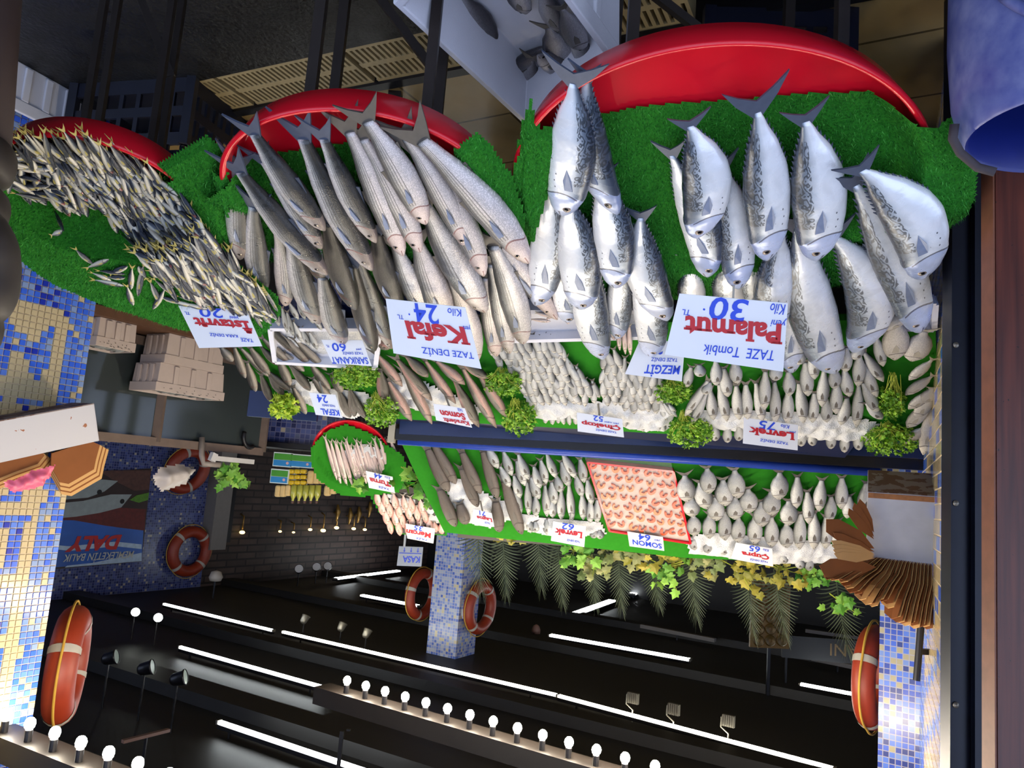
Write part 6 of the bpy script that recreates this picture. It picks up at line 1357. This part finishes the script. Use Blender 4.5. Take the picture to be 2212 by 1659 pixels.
# packages heaped on the counter
def pk(u0_, v0_, u1_, v1_, y, dep): 
    a = at_y(u0_, v0_, y); b = at_y(u1_, v1_, y); return V(((a.x + b.x) / 2, y + dep / 2, (a.z + b.z) / 2)), (abs(a.x - b.x), dep, abs(a.z - b.z))
g_m = plain('green_print', hexc('3c8a1c'), .4); b_m = plain('blue_print', hexc('1c7ab8'), .4); w_m = plain('white_print', hexc('c8d4d0'), .4)
for i, r4 in enumerate(((592, 976, 629, 1010), (629, 980, 674, 1012), (586, 1012, 621, 1046))):
    c, sz = pk(*r4, 5.50, .22); root = thing('tissue_box', ['green and blue carton, lower left one of three on the counter', 'green and blue carton, right one of three on the counter', 'green and blue carton stacked above the other two'][i], 'carton', c, 'green and blue cartons')
    mb = MB(); mb.box(c, sz); part('carton', mb, w_m, root)
    f = V((c.x, 5.498, c.z)); mb = MB(); mb.box(f + UP * sz[2] * .24, (sz[0] * .92, .003, sz[2] * .40)); part('blue_print', mb, b_m, root)
    mb = MB(); mb.box(f - UP * sz[2] * .20, (sz[0] * .92, .003, sz[2] * .42)); part('green_print', mb, g_m, root)
    mb = MB(); mb.lathe([(.001, 0), (sz[2] * .1, 0)], 16, Matrix.Translation(f + V((-sz[0] * .28, -.0025, sz[2] * .22))) @ Matrix.Rotation(PI / 2, 4, 'X')); part('emblem', mb, plain('pinkish_print_%d' % i, hexc('c8a0a0'), .4), root)
yel_m = plain('yellow_plastic', hexc('c4a41c'), .3, var=.15); crm = plain('cream_bread', hexc('c8ac74'), .7, var=.2, scale=40); clr = plain('greenish_bottle', hexc('a8a848'), .15, var=.3); cap_m = plain('brown_cap', hexc('4a2c18'), .5)
def pill(c, sx, sy, sz_, name, lab, cat, grp, m_):
    mb = MB(); mb.box(c, (sx, sy, sz_)); o = part(name, mb, m_); md = o.modifiers.new('round', 'BEVEL'); md.width = min(sx, sz_) * .35; md.segments = 3; tag(o, lab, cat, grp); return o
for j in range(3):
    for i in range(3): c, sz = pk(622 + i * 13, 1013 + j * 12, 634 + i * 13, 1024 + j * 12, 5.52, .07); pill(c, *sz, 'yellow_packet', 'small yellow packet in the block beside the upper green and blue carton', 'packet', 'yellow packets', yel_m)
k = 0
for r4 in [(676 + i * 11, 986 + (i % 2) * 2, 686 + i * 11, 1013) for i in range(6)] + [(664 + i * 13, 1016 + (i % 3), 675 + i * 13, 1046) for i in range(8)] + [(594, 1048, 603, 1074), (605, 1048, 614, 1074), (616, 1047, 625, 1072), (700, 1048, 711, 1072), (713, 1047, 724, 1068)]:
    c, sz = pk(*r4, 5.52, .08); pill(c, *sz, 'bread_stick_pack', 'cream coloured snack stick pack heaped on the dark counter', 'snack pack', 'cream snack packs', crm)
for i in range(5):
    u = 636 + i * 13; p = at_y(u, 1048, 5.54); root = thing('juice_bottle', 'yellowish bottle with brown cap on top of the heap, %s from the left' % nth(i), 'bottle', p, 'yellowish bottles')
    mb = MB(); mb.lathe([(.001, 0), (.022, 0), (.022, .07), (.009, .10), (.009, .115)], 14, Matrix.Translation(p)); part('glass_body', mb, clr, root, True)
    mb = MB(); mb.lathe([(.011, .112), (.011, .130), (.001, .130)], 12, Matrix.Translation(p)); part('cap', mb, cap_m, root)

# ------------------------------------------------------------------ poster, cashier sign, wall lamps
PW = Plane(WP - SD * .03, -SD, WD)
def pp(u, v, o=0): return PW.hit(u, v, o)
root = thing('poster', 'dark wall poster with two silver fish and red lettering beside the lettered column', 'poster', pp(220, 1120))
BL, BR, TR, TL = pp(327, 1012), pp(60, 1030), pp(50, 1236), pp(306, 1213)
mb = MB(); mb.slab([BL, BR, TR, TL], .02, PW.n); part('sheet', mb, plain('poster_dark', hexc('2a1612'), .4, var=.5, scale=6), root)
def flat(name, pts, m_, o): mb = MB(); mb.slab([pp(u, v, o) for u, v in pts], .002, PW.n); return part(name, mb, m_, root)
flat('blue_band', [(310, 1146), (260, 1140), (225, 1135), (160, 1122), (60, 1122), (55, 1230), (306, 1212)], plain('poster_blue', hexc('2456a8'), .35, var=.5, scale=3), .004)
flat('white_streak', [(306, 1176), (250, 1170), (150, 1180), (100, 1176), (100, 1184), (150, 1190), (250, 1180), (306, 1186)], plain('poster_pale', hexc('a8bcd0'), .4, var=.3), .007)
flat('white_streak', [(306, 1194), (200, 1216), (145, 1222), (140, 1226), (306, 1212)], plain('poster_pale2', hexc('a8bcd0'), .4, var=.3), .007)
flat('red_rocks', [(315, 1100), (250, 1096), (160, 1116), (60, 1120), (60, 1122), (160, 1124), (230, 1136), (312, 1146)], plain('poster_rock', hexc('5a1814'), .5, var=.6, scale=20), .006)
flat('brown_rocks', [(326, 1016), (240, 1016), (215, 1018), (250, 1040), (290, 1060), (322, 1058)], plain('poster_brown', hexc('4c2c24'), .5, var=.6, scale=20), .006)
flat('lettuce', [(322, 1064), (295, 1070), (280, 1080), (300, 1086), (320, 1080)], plain('poster_green', hexc('4c7a1c'), .5, var=.5, scale=30), .008)
pfm = plain('poster_fish', hexc('8c9494'), .4, var=.25, scale=12)
flat('printed_fish', [(255, 1039), (225, 1062), (190, 1075), (130, 1080), (130, 1030), (190, 1036), (225, 1036)], pfm, .008)
flat('printed_fish', [(285, 1068), (262, 1096), (215, 1108), (165, 1116), (120, 1120), (120, 1088), (180, 1082), (240, 1068)], pfm, .010)
for u, v in ((215, 1063), (264, 1083)): mb = MB(); mb.lathe([(.001, 0), (.035, 0)], 14, frame(pp(u, v, .014), PW.ex, PW.ey, PW.n)); part('printed_eye', mb, dark_m, root)
def ptext(s, bl, br, tl, m_, o, sh=0, bo=0):
    a, b, c = pp(*bl, o), pp(*br, o), pp(*tl, o); link('lettering', text_mesh(s, 1, 1, a, b - a, c - a, PW.n, sh, bo), m_, root)
ptext('DALY', (264, 1155), (148, 1159), (256, 1187), plain('poster_red', hexc('b01c1c'), .4), .012, .15, .05)
ptext('MEMLEKETİN BALIK', (290, 1190), (140, 1198), (285, 1210), plain('poster_white', hexc('b8b8b0'), .4), .012, .1, .01)
q = at_y(887, 1203, 6.2); root = thing('cashier_sign', 'pale grey sign lettered KASA with blue arrows on a thin pole', 'sign', (q.x, q.y, 0))
SPn = Plane(q, (0, -1, 0)); Q4 = [SPn.hit(u, v) for u, v in ((914, 1182), (862, 1180), (857, 1222), (910, 1224))]
mb = MB(); mb.slab(Q4, .02, SPn.n); part('panel', mb, plain('sign_grey', hexc('9aa4b4'), .5), root); ex, ey = Q4[1] - Q4[0], Q4[3] - Q4[0]
link('lettering', text_mesh('KASA', .72, .34, Q4[0] + ex * .08 + ey * .48, ex, ey, SPn.n, 0, .03), blueink, root)
mb = MB()
for k in range(3):
    c = Q4[0] + ex * (.2 + .28 * k) + ey * .06; mb.slab([c - ex * .015, c + ex * .015, c + ex * .015 + ey * .14, c + ex * .05 + ey * .14, c + ey * .24, c - ex * .05 + ey * .14, c - ex * .015 + ey * .14], .002, SPn.n)
o = part('arrows', mb, blueink, root); o.location = (0, -.004, 0)
mb = MB(); a = SPn.hit(873, 1182); mb.bar((a.x, a.y + .01, 0), (a.x, a.y + .01, a.z), .016); part('pole', mb, plain('white_pole', hexc('b0b4b8'), .4), root)
mb = MB(); mb.slab([Q4[0] + ex * .04 + ey * .32, Q4[0] + ex * .96 + ey * .32, Q4[0] + ex * .96 + ey * .36, Q4[0] + ex * .04 + ey * .36], .002, SPn.n); o = part('rule_line', mb, blueink, root); o.location = (0, -.004, 0)
gold = emit('golden_lamp', (1, .72, .25), 3.0); gold2 = plain('gilded', hexc('8a6a34'), .35, .6)
BW = Plane(WP - SD * .08, -SD, WD)
for i, (u, v, s) in enumerate(((523, 1150, 1.2), (605, 1148, .8), (634, 1150, .7), (670, 1144, 1.0), (698, 1146, 1.3), (727, 1140, 1.2), (764, 1142, 1.1), (788, 1144, 1.0))):
    c = BW.hit(u, v); root = thing('wall_lamp', 'tiny golden lamp on the dark brick wall, %s from the left' % nth(i), 'wall lamp', c, 'golden wall lamps'); mb = MB(); mb.sphere(c, .05 * s, 10, 6, (.8, .8, .5)); part('shade', mb, gold, root, True)
    mb = MB(); mb.tube([c - UP * .05, c - UP * .22 * s, c - UP * .25 * s + SD * .09], .014, 6); part('arm', mb, gold2, root, True)
for i, (u, v) in enumerate(((728, 1108), (755, 1115), (774, 1112), (798, 1100))):
    c = BW.hit(u, v); mb = MB(); mb.tube([c - UP * .16, c - UP * .02 + WD * .03, c + UP * .16], [.02, .05, .012], 8); mb.bar(c, c + SD * .08, .02); o = part('gilt_ornament', mb, gold2, None, True); tag(o, 'slim gilded ornament hanging on the dark brick wall, %s from the left' % nth(i), 'ornament', 'gilded ornaments')
# dark signboard with dull golden letters and ornament glimpsed behind the palms
q = at_y(1790, 1405, 8.6); mb = MB(); SB = Plane(q, (0, -1, 0)); P4 = [SB.hit(u, v) for u, v in ((1905, 1388), (1690, 1372), (1690, 1420), (1905, 1440))]; root = thing('shop_sign', 'black hanging signboard with dim golden letters behind the rightmost palms', 'sign', q)
mb.slab(P4, .04, SB.n); part('board', mb, dark_m, root); ex, ey = P4[1] - P4[0], P4[3] - P4[0]
link('lettering', text_mesh('KANI', .40, .5, P4[0] + ex * .12 + ey * .2, ex, ey, SB.n, 0, 0), plain('dull_gold', hexc('5a4626'), .5), root)
mb = MB()
for u in (1700, 1895): p = SB.hit(u, 1415) + V((0, .02, 0)); mb.bar(p, V((p.x, p.y, CZ)), .02)
part('hanger', mb, blackmetal, root)
q = at_y(1655, 1320, 8.4); root = thing('gilded_panel', 'dim golden pierced panel glimpsed through the two palm fronds under the Çupra card', 'panel', q)
SB = Plane(q, (0, -1, 0)); P4 = [SB.hit(u, v) for u, v in ((1708, 1250), (1625, 1250), (1620, 1398), (1705, 1402))]; mb = MB(); mb.slab(P4, .04, SB.n); part('board', mb, plain('dark_gold', hexc('5a4010'), .4, .4, var=.5), root)
mb = MB(); ex, ey = P4[1] - P4[0], P4[3] - P4[0]
for j in range(6):
    for i in range(3): c = P4[0] + ex * (.2 + .3 * i) + ey * (.08 + .16 * j); mb.lathe([(.02, 0), (.05, .01), (.06, 0)], 14, frame(c + V((0, -.01, 0)), SB.ex, SB.ey, SB.n))
part('pierced_rings', mb, plain('bright_gold', hexc('4a3812'), .45, .3), root)
mb = MB(); p = (P4[2] + P4[3]) / 2 + V((0, .02, 0)); mb.bar(p, V((p.x, p.y, CZ)), .03); part('hanger', mb, blackmetal, root)

# ------------------------------------------------------------------ the person at the left edge
px0, py0 = 1.322, 1.52
jk = plain('dark_olive_quilting', hexc('2e2620'), .55, var=.25, scale=9); tr_m = plain('dark_brown_trousers', hexc('2a1a16'), .8); skin_m = plain('skin_tone', hexc('b07a5c'), .5); hair_m = plain('black_hair', hexc('120d0a'), .6); shoe_m = plain('black_shoe', hexc('0e0c0c'), .4)
root = thing('person', 'person in dark quilted jacket standing at the left edge, mostly out of frame', 'person', (px0, py0, 0))
def skin(name, J, E, mats, lev=2, par=root):
    me = bpy.data.meshes.new(name); me.from_pydata([j[0] for j in J], E, []); o = link(name, me, mats, par); md = o.modifiers.new('s', 'SKIN'); md.use_smooth_shade = True
    sv = me.skin_vertices[0].data
    for i, j in enumerate(J): sv[i].radius = j[1] if isinstance(j[1], tuple) else (j[1], j[1]); sv[i].use_root = (i == 0)
    o.modifiers.new('d', 'SUBSURF').levels = lev; o.modifiers['d'].render_levels = lev; return o
X, Y = px0, py0
J = [((X, Y, .95), (.15, .11)), ((X, Y, 1.15), (.15, .11)), ((X, Y, 1.38), (.17, .10)), ((X, Y, 1.50), (.055, .055)), ((X, Y - .01, 1.57), (.06, .065)), ((X, Y - .02, 1.66), (.078, .095)), ((X, Y - .01, 1.74), (.06, .075)),
     ((X - .19, Y, 1.40), .055), ((X - .23, Y - .02, 1.14), .045), ((X - .20, Y - .14, .95), .035), ((X - .19, Y - .19, .88), .03),
     ((X + .19, Y, 1.40), .055), ((X + .24, Y + .02, 1.14), .045), ((X + .24, Y - .06, .92), .035), ((X + .24, Y - .09, .84), .03),
     ((X - .10, Y, .84), .095), ((X - .11, Y - .01, .48), .065), ((X - .11, Y + .02, .09), .04), ((X - .11, Y - .12, .04), .035),
     ((X + .10, Y, .84), .095), ((X + .11, Y + .03, .48), .065), ((X + .11, Y + .06, .09), .04), ((X + .11, Y - .08, .04), .035)]
E = [(0, 1), (1, 2), (2, 3), (3, 4), (4, 5), (5, 6), (2, 7), (7, 8), (8, 9), (9, 10), (2, 11), (11, 12), (12, 13), (13, 14), (0, 15), (15, 16), (16, 17), (17, 18), (0, 19), (19, 20), (20, 21), (21, 22)]
skin('body', J, E, skin_m)
for sg, hand, fd in ((-1, V((X - .19, Y - .19, .88)), V((.03, -.05, -.08))), (1, V((X + .24, Y - .09, .84)), V((0, -.03, -.09)))):
    mb = MB(); d = fd.normalized(); s = d.cross(V((0, 1, .3))).normalized()
    for k in range(4): b = hand + s * (k - 1.5) * .017; l = (.068, .078, .074, .058)[k]; mb.tube([b, b + d * l * .5 + V((0, -.004, 0)), b + d * l * .85 + V((0, -.016, 0)), b + d * l + V((0, -.026, .004))], [.009, .0085, .0075, .005], 8)
    b = hand + s * .03 * sg; mb.tube([b - d * .02, b + s * .02 * sg + d * .02, b + s * .024 * sg + d * .045 + V((0, -.012, 0))], [.010, .009, .006], 8); part('fingers', mb, skin_m, root, True)
def puffs(path, radii, n, seed, name):
    mb = MB(); pts = []; rs = []; N = n * 6
    for i in range(N + 1):
        t = i / N * (len(path) - 1); k = min(int(t), len(path) - 2); f = t - k; pts.append(V(path[k]).lerp(V(path[k + 1]), f)); r = radii[k] + (radii[k + 1] - radii[k]) * f
        rs.append((r[0] if isinstance(r, tuple) else r) * (.90 + .12 * abs(math.sin(i / 6 * PI)) ** .6))
    mb.tube(pts, rs, 26); o = part(name, mb, jk, root, True); return o
o = puffs([(X, Y, .86), (X, Y, 1.1), (X, Y, 1.36), (X, Y, 1.47)], [.235, .24, .225, .10], 7, 1, 'jacket_torso'); o.data.transform(Matrix.Translation((0, Y, 0)) @ Matrix.Diagonal((1, .72, 1, 1)) @ Matrix.Translation((0, -Y, 0)))
puffs([(X - .16, Y, 1.41), (X - .23, Y - .01, 1.15), (X - .193, Y - .175, .91)], [.088, .082, .056], 6, 2, 'jacket_sleeve')
puffs([(X + .16, Y, 1.41), (X + .24, Y + .02, 1.15), (X + .24, Y - .07, .89)], [.088, .082, .056], 6, 3, 'jacket_sleeve')
puffs([(X, Y, 1.45), (X, Y, 1.54)], [.105, .095], 1, 4, 'jacket_collar')
for sg, kn in ((-1, -.01), (1, .03)):
    mb = MB(); a = V((X + sg * .10, Y, .90)); mb.tube([a, V((X + sg * .11, Y + kn, .5)), V((X + sg * .11, Y + kn + .03, .10))], [.125, .09, .075], 18); part('trouser_leg', mb, tr_m, root, True)
    mb = MB(); mb.sphere((X + sg * .11, Y + kn - .04, .045), .06, 14, 8, (.8, 2.1, .75)); part('shoe', mb, shoe_m, root, True)
mb = MB(); mb.sphere((X, Y + .005, 1.70), .105, 18, 12, (.86, 1.08, 1.0)); part('hair', mb, hair_m, root, True)
mb = MB(); mb.sphere((X, Y - .115, 1.645), .016, 8, 6, (.8, 1, 1.3)); part('nose', mb, skin_m, root, True)
for sg in (-1, 1):
    mb = MB(); mb.sphere((X + sg * .032, Y - .098, 1.67), .011, 10, 6); part('eye', mb, eye_m, root, True)
    mb = MB(); mb.sphere((X + sg * .082, Y - .01, 1.65), .028, 8, 6, (.4, .7, 1.1)); part('ear', mb, skin_m, root, True)
mb = MB(); mb.sphere((X, Y - .100, 1.60), .022, 10, 5, (1.1, .5, .3)); part('mouth', mb, plain('lips', hexc('8a4a40'), .5), root, True)
